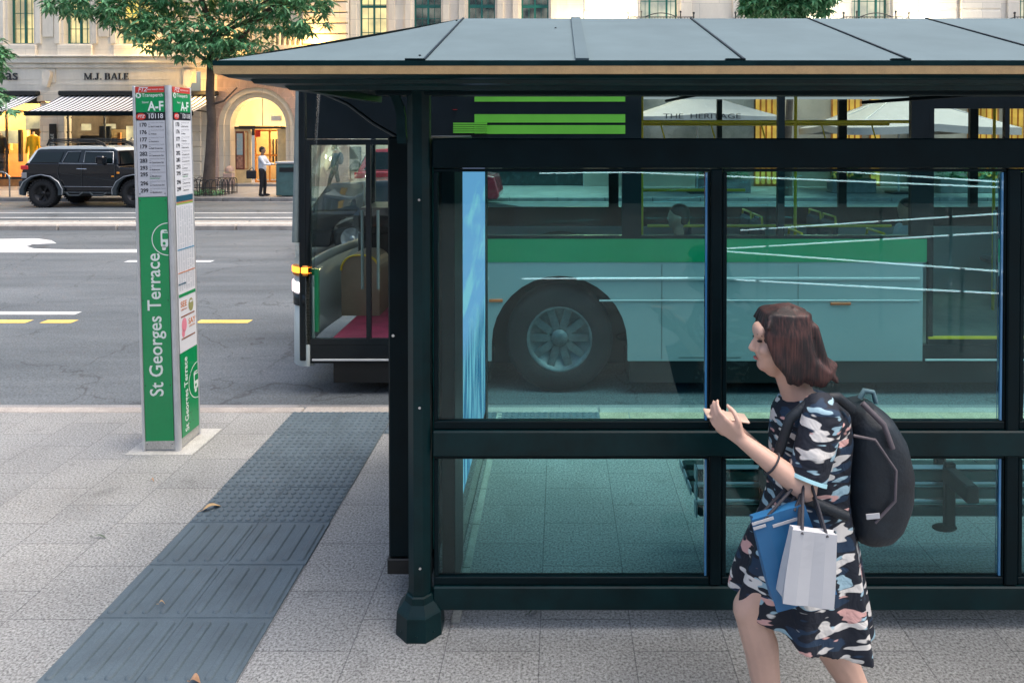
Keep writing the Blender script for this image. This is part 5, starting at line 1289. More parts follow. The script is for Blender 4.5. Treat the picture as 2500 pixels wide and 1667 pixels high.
# ================================================================ PEOPLE (small, far)
mat('skin', (.50, .31, .23), .5, var=.08, scale=12); mat('skin_dark', (.26, .15, .10), .5, var=.1)
mat('hair_black', (.012, .010, .010), .5); mat('shirt_white', (.66, .68, .72), .8, var=.08, scale=12); mat('cloth_black', (.012, .013, .018), .8); mat('cloth_navy', (.02, .04, .07), .8)
mat('eye_dark', (.02, .015, .015), .3)
def human(label, base, yaw, h=1.72, shirt='shirt_white', pants='cloth_black', skin='skin_dark', arm='rest', stride=.1, pack=False, sit=False):
    t = thing('person', label, 'person', base); s = h/1.75; x0 = len
    M = Matrix.Translation(base)@Matrix.Rotation(yaw, 4, 'Z')@Matrix.Scale(s, 4)
    b = MB(); hz = .92 if not sit else .52; d = hz-.92
    b.ell((.02, 0, 1.63+d), (.095, .075, .115)); b.cap((0, 0, 1.42+d), .055, (.01, 0, 1.56+d), .05); b.ell((.11, 0, 1.61+d), (.02, .012, .022), nu=8, nv=6); b.ell((.05, 0, 1.55+d), (.06, .045, .04))
    for sg in (-1, 1): b.ell((.01, sg*.078, 1.62+d), (.018, .012, .03), nu=8, nv=6)
    b.cap((0, 0, .98+d), .12, (0, 0, 1.3+d), .13)
    sh_ = MB(); sh_.ell((0, 0, 1.30+d), (.125, .19, .15)); sh_.cap((0, 0, .95+d), .135, (0, 0, 1.3+d), .14)
    pn = MB(); pn.ell((0, 0, .93+d), (.125, .165, .12)); sho = MB()
    for sg in (-1, 1):
        st = stride*sg
        if sit:
            k = (.45, sg*.1, .50); a = (.45, sg*.1, .06); pn.cap((0, sg*.09, .52), .085, k, .065); pn.cap(k, .06, a, .045); hip = None
        else:
            k = (st*.5+.03, sg*.09, .5); a = (st, sg*.09, .08); pn.cap((0, sg*.085, .9), .095, k, .07); pn.cap(k, .068, a, .055)
        sho.ell((a[0]+.06, a[1], .045), (.13, .048, .045))
        S = (0, sg*.19, 1.38+d)
        if arm == 'lean': E = (.16, sg*.20, 1.14+d); H_ = (.40, sg*.12, 1.12+d)
        else: E = (-.03+.05*sg*0, sg*.235, 1.10+d); H_ = (.08+.08*sg, sg*.24, .86+d)
        if sit: E = (.05, sg*.24, 1.12+d); H_ = (.3, sg*.16, 1.02+d)
        sh_.cap(S, .062, E, .05); sh_.cap(E, .048, Vector(E).lerp(Vector(H_), .75), .038); b.cap(E, .036, H_, .026)
        hv = (Vector(H_)-Vector(E)).normalized()
        for q in range(4): o = Vector((0, (q-1.5)*.018, 0)); b.cap(Vector(H_)+o, .011, Vector(H_)+o+hv*(.075+.01*(q in (1, 2)))+Vector((0, 0, -.01)), .008, 6)
        b.cap(H_, .012, Vector(H_)+hv*.03+Vector((.01, -sg*.03, .02)), .009, 6)
    hr = MB(); hr.ell((-.005, 0, 1.675+d), (.105, .085, .09)); hr.ell((-.03, 0, 1.62+d), (.08, .082, .08))
    for mb_, nm, mm in ((b, 'body', skin), (sh_, 'shirt', shirt), (pn, 'trousers', pants), (hr, 'hair', 'hair_black')):
        mb_.xf(M); blob(mb_, nm, mm, t, .016*s, 2)
    sho.xf(M); sho.build('shoes', 'cloth_black', t)
    if pack: p = MB(); p.ell((-.2, 0, 1.25+d), (.11, .15, .22)); p.xf(M); blob(p, 'backpack', 'cloth_navy', t, .02, 2)
    return t
mp_ = P(603, 455, 24.9)
human('man in white shirt and dark trousers standing by the litter bin', (mp_.x, 24.9, 0), .0, 1.70, arm='lean', stride=.04)
mb = MB(); mb.box(mp_.x-.42, mp_.x-.08, 24.55, 24.63, .62, .90, .03); mb.tube([(mp_.x-.35, 24.6, .89), (mp_.x-.22, 24.6, 1.0), (mp_.x-.15, 24.6, .89)], .012, 6); o = mb.build('shoulder_bag', 'cloth_black'); tag(o, 'black bag hanging at the side of the man in the white shirt', 'bag')
pp_ = P(769, 455, 25.6)
human('walking man in dark clothes with a backpack seen through the bus door', (pp_.x, 25.6, 0), PI, 1.78, shirt='cloth_navy', pack=True, stride=.22)

# ================================================================ BUS
mat('bus_grey', (.36, .43, .44), .35, var=.04, scale=1.5, coat=.5)
mat('bus_white', (.55, .58, .6), .35, var=.04, coat=.4)
mat('bus_green', (.0, .31, .12), .35, var=.05, coat=.5)
mat('bus_lime', (.10, .40, .03), .5, var=.12, scale=2)
mat('bus_black', (.003, .008, .012), .3, var=.2, coat=.1, spec=.3)
mat('floor_red', (.50, .05, .12), .6, var=.25, scale=6)
mat('bus_interior', (.20, .25, .25), .6, var=.2)
mat('seat_fabric', (.03, .07, .09), .8, var=.3, scale=20)
mat('rail_yellow', (.80, .55, .02), .35, coat=.3)
mat('cowl_beige', (.30, .22, .14), .55, var=.12)
emis('indicator_lit', (1.0, .24, .02), 3.5); emis('headlamp_lit', (1.0, .82, .84), 1.6); emis('bus_fill', (.85, .95, 1), .2)
NY, FYB = 6.35, 8.85
bus = thing('city_bus', 'grey city bus with green stripe and glass doors passing the stop', 'bus', (3.3, 7.6, RZ))
gz0, gz1, sk = P(1285, 602, NY).z, P(1285, 549, NY).z, P(1285, 829, NY).z
wtop = 2.62; bx0, bx1 = -2.30, 9.4
dx0, dx1 = P(702, 500, NY).x, -1.13; ex0, ex1 = P(2134, 500, NY).x, 4.62
def lowpanel(y0, y1, name, wheels, x0, x1, doors):
    segs = []; 
    cuts = [x0]+[c for d in doors for c in d]+[x1]
    mb = MB()
    for a, b in zip(cuts[::2], cuts[1::2]):
        poly = [(a, gz0), (a, sk)]
        for w in wheels:
            if a < w < b: poly += arch(w, .60, .33, 180-(-1)*0, 0, 14) if False else [(w-.60*math.cos(PI*i/16), max(sk, .33+.60*math.sin(PI*i/16))) for i in range(17)]; poly.insert(-17, (w-.60, sk)); poly.append((w+.60, sk))
        # ensure arc bottoms meet the skirt
        poly += [(b, sk), (b, gz0)]; mb.prism(poly, y0, y1)
    return mb.build(name, 'bus_grey', bus, fix=True)
lowpanel(NY, NY+.05, 'side_panel', (0, 6.1), dx1, bx1, [(ex0-.05, ex1+.05)])
lowpanel(FYB-.05, FYB, 'side_panel', (0, 6.1), -1.1, bx1, []); MB().box(bx0, -1.102, FYB-.05, FYB, sk, .62).build('side_panel', 'bus_grey', bus)
wn = [(-1.0, .55), (.72, 1.92), (1.98, ex0-.16), (ex1+.15, 6.2), (6.28, 7.7), (7.78, 9.1)]
holes = [(a, b, gz1+.03, 2.13 if i == 0 else wtop) for i, (a, b) in enumerate(wn)]+[(ex0, ex1, gz0, 2.45)]
MB().wall(dx1, bx1, gz0+.0005, 2.66, NY+.001, NY+.049, holes).build('window_band', 'bus_black', bus)
fwn = [(-2.25, -1.2), (-1.12, .6), (.72, 1.92), (1.98, 3.4), (3.5, 5.0), (5.1, 6.4), (6.5, 9.1)]
MB().wall(bx0, bx1, gz0+.0005, 2.66, FYB-.049, FYB-.001, [(a, b, gz1+.03 if a > -2 else gz0, wtop) for a, b in fwn]).build('window_band', 'bus_black', bus)
MB().box(-2.25, -1.12, FYB-.028, FYB-.02, .63, gz0).build('side_window', 'bus_glass', bus)
for i, (a, b, c, d) in enumerate(holes[:-1]): MB().box(a, b, NY+.02, NY+.028, c, d).build('side_window', 'bus_glass', bus)
for a, b in fwn: MB().box(a, b, FYB-.028, FYB-.02, gz1+.03, wtop).build('side_window', 'bus_glass', bus)
m = MB(); m.box(dx1, ex0-.02, NY-.004, NY-.0005, gz0, gz1); m.box(ex1+.06, bx1, NY-.004, NY-.0005, gz0, gz1); m.build('green_stripe', 'bus_green', bus)
tr = MB(); zt_ = P(1285, 640, NY).z; tr.box(.15, ex0-.08, NY-.012, NY-.0005, zt_-.012, zt_+.012, .003); z2_ = P(1285, 690, NY).z; tr.box(.35, ex0-.08, NY-.008, NY-.0005, z2_-.008, z2_+.006, .002)
tr.box(dx1+.05, -.62, NY-.01, NY-.0005, zt_-.012, zt_+.012, .003); tr.build('side_trim', 'bus_white', bus)
m = MB(); m.box(-.62+.0, -.5, NY-.014, NY-.0005, .70, .725, .003); a = P(1930, 697, NY); m.box(a.x-.09, a.x+.09, NY-.014, NY-.0005, a.z-.012, a.z+.012, .003); m.build('side_marker', mat('marker', (.75, .15, .03), .3), bus)
m = MB()
for a in (.9, 2.1): m.box(a, a+.003, NY-.003, NY-.0005, sk+.02, gz0-.02)
m.box(1.05, 1.6, NY-.003, NY-.0005, sk+.03, sk+.033); m.build('panel_gap', 'bus_black', bus)
# lime panels
m = MB(); l0, l1 = P(1090, 250, NY).x, P(1436, 250, NY).x
for (ya, yb) in ((308, 288), (282, 263), (234, 198)): m.box(l0, l1, NY-.006, NY-.0005, P(1285, ya, NY).z, P(1285, yb, NY).z)
m.build('lime_panel', 'bus_lime', bus)
m = MB(); a, b = P(1041, 306, NY-.04), P(1118, 279, NY-.04); zz = a.z
while zz < b.z-.01: m.box(a.x, b.x, NY-.04, NY-.007, zz, zz+.014); zz += .019
m.build('lime_slats', 'bus_lime', bus)
m = MB(); a, b = P(1040, 252, NY-.02), P(1050, 200, NY-.02); m.box(a.x, b.x, NY-.02, NY-.0005, a.z, b.z-.2); m.build('red_marker', 'tail_red', bus)
MB().box(.62, 5.5, NY+.02, FYB-.02, sk-.20, sk-.003).build('underframe', 'black_plastic', bus); MB().box(6.7, bx1, NY+.02, FYB-.02, sk-.20, sk-.003).build('underframe', 'black_plastic', bus)
MB().box(bx0+.3, -.62, NY+.02, FYB-.02, sk-.20, sk-.003).build('underframe', 'black_plastic', bus)
# sill below doors
for a, b in ((bx0+.1, dx1), (ex0-.05, ex1+.05)):
    MB().box(a, b, NY-.0, NY+.06, sk-.02, P(800, 792, NY).z).build('door_sill', 'bus_black', bus); MB().box(a+.02, b-.01, NY-.014, NY-.002, sk+.003, sk+.02, .003).build('sill_trim', 'bus_white', bus)
m = MB(); a = P(2200, 776, NY); m.box(ex0, ex1, NY-.01, NY+.02, a.z-.008, a.z+.012); m.build('step_edge', 'rail_yellow', bus)
# doors
for a, b, zt2, nm in ((dx0, dx1, 2.13, 'front_door'), (ex0, ex1, 2.45, 'rear_door')):
    m = MB(); c = (a+b)/2; z0 = P(800, 792, NY).z+.002
    for x in (a, c-.022, b-.04): m.box(x, x+.04, NY+.0, NY+.04, z0, zt2)
    m.box(a+.04, b-.04, NY+.001, NY+.039, zt2-.05, zt2); m.box(a+.04, b-.04, NY+.001, NY+.039, z0, z0+.05)
    d = m.build(nm, 'bus_black', bus); MB().box(a+.04, b-.04, NY+.016, NY+.022, z0+.05, zt2-.05).build('door_glass', 'bus_glass', d)
    hdl = MB(); hdl.tube([(c-.07, NY+.06, .8), (c-.07, NY+.06, 1.5)], .014, 8); hdl.tube([(c+.07, NY+.06, .8), (c+.07, NY+.06, 1.5)], .014, 8); hdl.build('door_handle', 'bus_interior', d)
MB().box(bx0+.08, dx1-.001, NY+.001, NY+.05, 2.135, 2.66).build('door_header', 'bus_black', bus)
MB().box(dx0+.01, dx0+.09, NY+.05, NY+.09, .42, .98).build('door_panel', 'bus_green', bus)
# front end: rounded in plan
def plan(dz=0): 
    pts = [(dx0, NY)]
    for i in range(9): a = PI/2*i/8; pts.append((bx0+.10-.20*math.sin(a)-.02*0, NY+.20*(1-math.cos(a))))
    for i in range(1, 8): t_ = i/8; pts.append((bx0-.10-.10*math.sin(PI*t_), NY+.2+(FYB-NY-.4)*t_))
    for i in range(9): a = PI/2*(1-i/8); pts.append((bx0+.10-.20*math.sin(a), FYB-.20*(1-math.cos(a))))
    return pts
pl = plan()
def skin(z0, z1, name, m, lean0=0, lean1=0, lo=0, hi=None):
    mb = MB(); p_ = pl[lo:hi]; n = len(p_)
    vs = [(x+lean0, y, z0) for x, y in p_]+[(x+lean1, y, z1) for x, y in p_]+[(x+lean0+.03, y+(.03 if y < 7.6 else -.03), z0) for x, y in p_]+[(x+lean1+.03, y+(.03 if y < 7.6 else -.03), z1) for x, y in p_]
    mb.add(vs, [(i, i+1, n+i+1, n+i) for i in range(n-1)]+[(2*n+i+1, 2*n+i, 3*n+i, 3*n+i+1) for i in range(n-1)]+[(n+i, n+i+1, 3*n+i+1, 3*n+i) for i in range(n-1)], True); return mb.build(name, m, bus)
skin(sk-.05, .84, 'front_panel', 'bus_grey'); skin(.841, .93, 'front_band', 'bus_grey'); skin(.931, 2.56, 'windscreen', 'bus_glass', 0, .10); skin(2.561, 2.72, 'front_header', 'bus_black', .10, .14)
MB().box(dx0-.06, dx0-.002, NY-.003, NY+.06, sk, 2.66, .008).build('door_post', 'bus_black', bus)
MB().tube([(dx0-.10, NY+.035, 1.22), (dx0-.06, NY+.035, 2.6)], .035, 8).build('windscreen_pillar', 'bus_interior', bus)
# lamps on the near front corner
def cornerlamp(yd, w, h, m, name, par=bus, lo=0, hi=8):
    z = P(640, yd, NY).z; mb = MB(); p_ = pl[lo:hi]; n = len(p_)
    vs = [(x-.012, y-.014, z-h/2) for x, y in p_]+[(x-.012, y-.014, z+h/2) for x, y in p_]+[(x+.02, y+.01, z-h/2) for x, y in p_]+[(x+.02, y+.01, z+h/2) for x, y in p_]
    mb.add(vs, [(i, i+1, n+i+1, n+i) for i in range(n-1)]+[(n+i, n+i+1, 3*n+i+1, 3*n+i) for i in range(n-1)]+[(2*n+i, 2*n+i+1, i+1, i) for i in range(n-1)], True); return mb.build(name, m, par)
cornerlamp(621, .1, .05, 'indicator_lit', 'indicator_lamp'); cornerlamp(622, .1, .09, 'lamp_amber', 'indicator_lens', hi=7).location.y += .004
cornerlamp(661, .1, .085, 'headlamp_lit', 'headlamp', lo=3, hi=11); cornerlamp(690, .1, .10, 'bus_black', 'lamp_recess', lo=2, hi=12).location.x += .01
m = MB(); m.tube([(bx0+.05, NY+.1, 2.62), (bx0-.18, NY+.02, 2.5), (bx0-.24, NY, 2.3)], .02, 8)

# roof
rp = []
for i in range(13):
    a = PI*i/12; rp.append((NY+.22+.0-(.22)*math.cos(a) if False else 0, 0))
sec = [(NY, 2.66), (NY+.03, 2.76), (NY+.12, 2.83), (NY+.3, 2.865), ((NY+FYB)/2, 2.89), (FYB-.3, 2.865), (FYB-.12, 2.83), (FYB-.03, 2.76), (FYB, 2.66)]
mb = MB(); xs = [(bx0+.06, .10), (bx0+.2, .03), (bx0+.5, 0), (bx1, 0)]
rings_ = []
for X_, dzz in xs: rings_.append([Vector((X_, y, 2.66+(z-2.66)*(1-dzz*6) if dzz else z)) for y, z in sec]+[Vector((X_, y, 2.662)) for y, z in sec[::-1]])
mb.rings(rings_, smooth=False); mb.build('roof', 'bus_white', bus, fix=True)
MB().box(bx0+.2, bx1-.05, NY+.06, FYB-.06, 2.60, 2.655).build('ceiling', 'bus_interior', bus)
for yy in (FYB-.5,): MB().box(-1.5, bx1-.5, yy-.05, yy+.05, 2.575, 2.598).build('interior_fill', 'bus_fill', bus)  # dim glowing strip added to brighten the bus interior
MB().box(bx1-.06, bx1-.01, NY+.05, FYB-.05, sk, 2.655).build('rear_panel', 'bus_interior', bus)
fl_ = MB(); fl_.box(bx0+.15, bx1-.06, NY+.54, FYB-.54, .19, .25)
for a, b in ((bx0+.15, -.67), (.67, 5.43), (6.77, bx1-.06)): fl_.box(a, b, NY+.07, NY+.539, .191, .249); fl_.box(a, b, FYB-.539, FYB-.07, .191, .249)
fl_.build('floor', mat('floor_tan', (.28, .26, .21), .6, var=.2), bus); MB().box(bx0+.16, -.68, NY+.075, FYB-.075, .2505, .256).build('floor_mat', 'floor_red', bus)
for wx in (0, 6.1):
    wheel(bus, wx, NY+.20, RZ+.48, .48, .28, 'rim_dull', knob=False, spokes=10); wheel(bus, wx, FYB-.20, RZ+.48, .48, .28, 'rim_silver', 1, knob=False, spokes=10)
    
    for ya, yb in ((NY+.052, NY+.52), (FYB-.52, FYB-.052)):
        wb_ = MB(); n_ = 16; A_ = [(wx-.63*math.cos(PI*i/n_), .33+.63*math.sin(PI*i/n_)) for i in range(n_+1)]; B_ = [(wx-.66*math.cos(PI*i/n_), .33+.66*math.sin(PI*i/n_)) for i in range(n_+1)]; ringstrip(wb_, A_, B_, ya, yb)
        yc = yb if ya < 7 else ya; wb_.prism(B_, yc-.01, yc+.01); wb_.box(wx-.66, wx+.66, yc-.01, yc+.01, .0, .33); wb_.build('wheel_box', 'black_plastic', bus)
# cab
m = MB(); a = P(742, 520, 7.7); m.box(bx0+.02, -1.45, 7.9, 8.75, 1.08, 1.36, .08); m.box(bx0+.0, -1.9, 8.2, 8.7, .251, 1.08, .04); m.build('dashboard', 'bus_black', bus)
tw = MB(); c = Vector((-1.42, 8.2, 1.30)); pts = [c+Vector((.10*math.sin(a)*1, .22*math.cos(a), .2*math.sin(a))) for a in [2*PI*i/20 for i in range(21)]]; tw.tube(pts, .016, 8); tw.tube([c, (-1.6, 8.2, 1.15)], .025, 8); tw.tube([pts[0], c, pts[10]], .012, 6); tw.build('steering_wheel', 'black_plastic', bus)
def rbox(mb, x0, x1, y0, y1, z0, z1, r=.12):
    pts = [(x0, z0), (x1, z0)]+[(x1-r+r*math.cos(PI/2*i/6), z1-r+r*math.sin(PI/2*i/6)) for i in range(7)]+[(x0+r-r*math.sin(PI/2*i/6), z1-r+r*math.cos(PI/2*i/6)) for i in range(7)]; mb.prism(pts, y0, y1); return pts
m = MB(); q1 = rbox(m, -2.30, -1.90, 7.6, 8.1, .26, .90, .16); q2 = rbox(m, -1.72, -1.3, 7.7, 8.1, .26, .88, .16); m.build('seat_cowl', 'cowl_beige', bus)
m = MB()
for q, y in ((q1, 7.6), (q2, 7.7)): m.tube([(p[0], y-.005, p[1]) for p in q[2:]], .012, 6)
m.build('grab_rail', 'rail_yellow', bus)
# seats and rails
def seat(x, y, face=1):
    s = MB(); s.box(x-.2, x+.2, y-.21, y+.21, .66, .74, .03); s.box(x+face*.17, x+face*.24, y-.21, y+.21, .72, 1.22, .03); s.box(x-.03, x+.03, y-.03, y+.03, .251, .659); o = s.build('seat', 'seat_fabric', bus)
    g_ = MB(); g_.tube([(x+face*.205, y-.2, 1.18), (x+face*.205, y-.18, 1.27), (x+face*.205, y+.18, 1.27), (x+face*.205, y+.2, 1.18)], .013, 6); g_.build('seat_handle', 'rail_yellow', o)
for x in (1.2, 2.0, 2.8): seat(x, 8.5); seat(x, 8.05)
for x in (1.2, 2.0, 2.75): seat(x, 6.75)
for x in (5.2, 6.6, 7.4): seat(x, 6.75); seat(x, 8.4)
m = MB()
for yd, ya, x0_, x1_ in ((437, 7.4, .8, 1.9), (519, 7.4, .9, 3.4), (280, 7.2, .78, 3.6), (286, 7.9, .78, 3.6)):
    z = P(1600, yd, ya).z; m.tube([(x0_, ya, z), (x1_, ya, z)], .016, 8)
for x in (.82, 2.35, 3.6): m.tube([(x, 7.2, .25), (x, 7.2, 2.6)], .016, 8)
for x in (4.75,): m.tube([(x, 7.9, .25), (x, 7.9, 2.6)], .016, 8)
for sx in (1.0, 1.5, 2.0, 2.6, 3.1): m.tube([(sx, 7.2, P(1600, 280, 7.2).z), (sx+.05, 7.2, 2.12)], .008, 5)
m.build('grab_rail', 'rail_yellow', bus)
px1 = P(1560, 480, 6.9).x; human('bus passenger in white shirt near the front window', (px1, 6.9, .22), PI, 1.66, sit=True, skin='skin'); px2 = P(2105, 480, 7.9).x
human('bus passenger in white shirt beside the rear door', (px2-.1, 7.9, .22), PI, 1.62, sit=True, skin='skin_dark')

# ================================================================ STAIR RAILINGS BEHIND THE CAMERA (mirrored in the shelter glass)
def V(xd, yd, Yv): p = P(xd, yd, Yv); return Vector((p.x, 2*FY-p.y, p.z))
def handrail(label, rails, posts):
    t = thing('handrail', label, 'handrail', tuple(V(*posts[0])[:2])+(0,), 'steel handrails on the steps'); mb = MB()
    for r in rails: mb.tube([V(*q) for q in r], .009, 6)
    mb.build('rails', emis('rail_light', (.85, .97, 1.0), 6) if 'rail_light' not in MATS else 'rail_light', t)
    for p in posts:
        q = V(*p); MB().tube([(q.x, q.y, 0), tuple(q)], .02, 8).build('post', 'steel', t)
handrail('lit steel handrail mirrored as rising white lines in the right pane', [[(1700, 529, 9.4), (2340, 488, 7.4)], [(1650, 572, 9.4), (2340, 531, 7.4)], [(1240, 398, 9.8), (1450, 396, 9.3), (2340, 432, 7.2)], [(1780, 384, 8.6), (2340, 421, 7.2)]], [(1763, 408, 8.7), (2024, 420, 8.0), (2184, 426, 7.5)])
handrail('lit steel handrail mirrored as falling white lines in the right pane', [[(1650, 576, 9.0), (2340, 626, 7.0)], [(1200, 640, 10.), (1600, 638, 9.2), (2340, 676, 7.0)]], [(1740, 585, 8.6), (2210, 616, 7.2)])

# ================================================================ WOMAN WALKING PAST
def hairmat():
    m, nt, out = newmat('hair_brown'); bs = N(nt, 'BsdfPrincipled'); L(nt, bs.outputs[0], out.inputs[0]); bs.inputs['Roughness'].default_value = .6
    tc = N(nt, 'TexCoord'); mp = N(nt, 'Mapping'); mp.inputs['Scale'].default_value = (150, 150, 9); mp.inputs['Rotation'].default_value = (0, .35, 0); L(nt, tc.outputs['Object'], mp.inputs[0])
    n1 = N(nt, 'TexNoise'); n1.inputs['Scale'].default_value = 1; n1.inputs['Detail'].default_value = 3; L(nt, mp.outputs[0], n1.inputs['Vector'])
    n2 = N(nt, 'TexNoise'); n2.inputs['Scale'].default_value = 9; L(nt, tc.outputs['Object'], n2.inputs['Vector'])
    ad = N(nt, 'Math', operation='ADD'); L(nt, n1.outputs[0], ad.inputs[0]); L(nt, n2.outputs[0], ad.inputs[1])
    cr = N(nt, 'ValToRGB'); e = cr.color_ramp; e.elements[0].position = .42; e.elements[0].color = (.010, .006, .008, 1); e.elements[1].position = .62; e.elements[1].color = (.085, .032, .028, 1)
    hf = N(nt, 'Math', operation='MULTIPLY'); hf.inputs[1].default_value = .5; L(nt, ad.outputs[0], hf.inputs[0]); L(nt, hf.outputs[0], cr.inputs[0]); L(nt, cr.outputs[0], bs.inputs['Base Color'])
    bp = N(nt, 'Bump'); bp.inputs['Strength'].default_value = .5; bp.inputs['Distance'].default_value = .003; L(nt, n1.outputs[0], bp.inputs['Height']); L(nt, bp.outputs[0], bs.inputs['Normal'])
hairmat()
mat('skin_light', (.60, .38, .30), .45, var=.08, scale=10)
mat('lips', (.5, .16, .14), .4)
mat('pack_black', (.004, .006, .010), .6, var=.4, scale=6, col2=(.010, .020, .032), bump=.2, bscale=90)
mat('pack_panel', (.10, .085, .10), .6, var=.2); mat('bag_blue', (.02, .13, .30), .45, var=.06); mat('bag_white', (.50, .51, .54), .5, var=.05, scale=6); mat('strap_dark', (.03, .03, .04), .7)
def dressmat():
    m, nt, out = newmat('dress_print'); bs = N(nt, 'BsdfPrincipled'); L(nt, bs.outputs[0], out.inputs[0]); bs.inputs['Roughness'].default_value = .8
    tc = N(nt, 'TexCoord'); mp = N(nt, 'Mapping'); mp.inputs['Scale'].default_value = (10, 12, 36); mp.inputs['Rotation'].default_value = (0, .15, 0); L(nt, tc.outputs['Object'], mp.inputs[0])
    def msk(off, lo, sc):
        ad = N(nt, 'VectorMath', operation='ADD'); ad.inputs[1].default_value = off; L(nt, mp.outputs[0], ad.inputs[0])
        n1 = N(nt, 'TexNoise'); n1.inputs['Scale'].default_value = sc; n1.inputs['Detail'].default_value = 1.5; n1.inputs['Roughness'].default_value = .4; L(nt, ad.outputs[0], n1.inputs['Vector'])
        r = N(nt, 'MapRange'); r.inputs['From Min'].default_value = lo; r.inputs['From Max'].default_value = lo+.02; L(nt, n1.outputs[0], r.inputs[0]); return r.outputs[0]
    c = (.005, .009, .020, 1); last = None
    for off, lo, s, col in (((0, 0, 0), .56, .8, (.010, .032, .07)), ((5, 3, 9), .625, 1.0, (.30, .46, .55)), ((11, 8, 2), .60, .9, (.66, .64, .62)), ((2, 21, 17), .67, .9, (.62, .36, .34))):
        mx = N(nt, 'Mix', data_type='RGBA'); L(nt, msk(off, lo, s), mx.inputs[0]); mx.inputs[7].default_value = c4(col)
        if last is None: mx.inputs[6].default_value = c
        else: L(nt, last, mx.inputs[6])
        last = mx.outputs[2]
    L(nt, last, bs.inputs['Base Color'])
    n9 = N(nt, 'TexNoise'); n9.inputs['Scale'].default_value = 9; n9.inputs['Detail'].default_value = 3; n9.inputs['Distortion'].default_value = .8; L(nt, tc.outputs['Object'], n9.inputs['Vector'])
    bp = N(nt, 'Bump'); bp.inputs['Strength'].default_value = .7; bp.inputs['Distance'].default_value = .03; L(nt, n9.outputs[0], bp.inputs['Height']); L(nt, bp.outputs[0], bs.inputs['Normal'])
dressmat()
WY = 2.50
def W(xd, yd, dy=0): return P(xd, yd, WY+dy)
w0 = W(1860, 1500)
wm = thing('person', 'brown-haired woman in dark patterned dress walking left with a backpack, phone in hand', 'person', (w0.x, WY, 0))
b = MB(); hc = W(1790, 782); RM = Matrix.Rotation(math.radians(-8), 3, 'Y')
b.ell(hc+Vector((.012, 0, .022)), (.092, .072, .088)); b.ell(hc+Vector((-.022, 0, -.03)), (.062, .058, .085), nu=16, nv=12); b.ell(hc+Vector((-.045, 0, -.082)), (.034, .032, .026))
b.ell(hc+Vector((-.070, 0, .035)), (.022, .05, .03)); b.cap(hc+Vector((-.082, 0, .008)), .008, hc+Vector((-.097, 0, -.024)), .0115, 8); b.ell(hc+Vector((-.093, 0, -.030)), (.012, .017, .009), nu=8, nv=6)
for sg in (-1, 1): b.ell(hc+Vector((-.052, sg*.034, -.025)), (.03, .022, .024)); b.ell(hc+Vector((.005, sg*.070, -.015)), (.018, .010, .028), nu=8, nv=6)
b.cap(hc+Vector((-.02, 0, -.09)), .036, hc+Vector((.0, 0, -.06)), .045)
b.cap(W(1840, 925), .058, hc+Vector((.012, 0, -.06)), .047); b.cap(W(1880, 965), .10, W(1840, 930), .065)
b.cap(W(1885, 1000), .10, W(1872, 1180), .105)
# near (left) arm
S1, E1, Wr1 = W(1890, 955, -.145), W(1848, 1122, -.20), W(1706, 1012, -.16)
b.cap(S1, .048, E1, .037); b.cap(E1, .040, E1.lerp(Wr1, .35), .037); b.cap(E1.lerp(Wr1, .35), .037, Wr1, .024)
S2, E2, Wr2 = W(1860, 955, .145), W(1810, 1105, .20), W(1704, 1000, -.0)
b.cap(S2, .048, E2, .037); b.cap(E2, .038, Wr2, .024)
def hand(b, wr, d, up, side, curl=1.0, thumb=1):
    """palm then four bent fingers and a thumb; d = towards fingers, up = back of hand, side = towards the thumb"""
    d, up, side = d.normalized(), up.normalized(), side.normalized()
    pc = wr+d*.045
    for q in (-1.5, -.5, .5, 1.5): b.cap(wr+d*.006+side*q*.010, .0125, wr+d*.082+side*q*.0175, .0105, 8)
    for i, (q, l) in enumerate(((1.5, .070), (.5, .078), (-.5, .073), (-1.5, .058))):
        p = wr+d*.082+side*q*.0185; seg = l/3; dd = d.copy(); r = .0088
        for k, a in enumerate((.25, .75, .75)):
            ang = a*curl; dd = (dd*math.cos(ang)-up*math.sin(ang)).normalized(); q2 = p+dd*seg*(1.15-.12*k); b.cap(p, r, q2, r*.9, 8); p = q2; r *= .9
    t0 = wr+d*.02+side*.018; t1 = t0+d*.028+side*.028-up*.008; t2 = t1+d*.030+side*.004-up*.018; t3 = t2+d*.022-side*.008-up*.012
    b.cap(t0, .0125, t1, .0105, 8); b.cap(t1, .0105, t2, .009, 8); b.cap(t2, .009, t3, .0075, 8)
hd = (W(1640, 962)-W(1706, 1012)); hd.y = .03
up1 = Vector((-.35, -.75, -.35)); up1 = (up1-hd.normalized()*up1.dot(hd.normalized())).normalized()
hand(b, Wr1, hd, up1, hd.cross(up1).normalized()*-1 if (hd.cross(up1)).z < 0 else hd.cross(up1).normalized(), .9)
hd2 = (W(1640, 966)-W(1704, 1008)); hd2.y = -.02; up2 = Vector((-.3, .8, -.3)); up2 = (up2-hd2.normalized()*up2.dot(hd2.normalized())).normalized(); sd2 = hd2.cross(up2).normalized(); sd2 = sd2 if sd2.z > 0 else -sd2
hand(b, Wr2, hd2, up2, sd2, 1.1)
# legs
H1, K1, A1 = W(1840, 1245, -.06), W(1722, 1398, -.06), W(1775, 1690, -.075)
H2, K2, A2 = W(1870, 1245, .09), W(1892, 1462, .085), W(2010, 1672, .085)
b.ell(W(1858, 1225), (.105, .13, .13))
for H_, K_, A_, f in ((H1, K1, A1, 0), (H2, K2, A2, 1)):
    b.cap(H_, .078, K_, .058); b.cap(K_, .056, K_.lerp(A_, .3)+Vector((.015, 0, 0)), .060); b.cap(K_.lerp(A_, .28)+Vector((.016, 0, 0)), .060, A_, .036)
blob(b, 'body', 'skin_light', wm, .0052, 3)
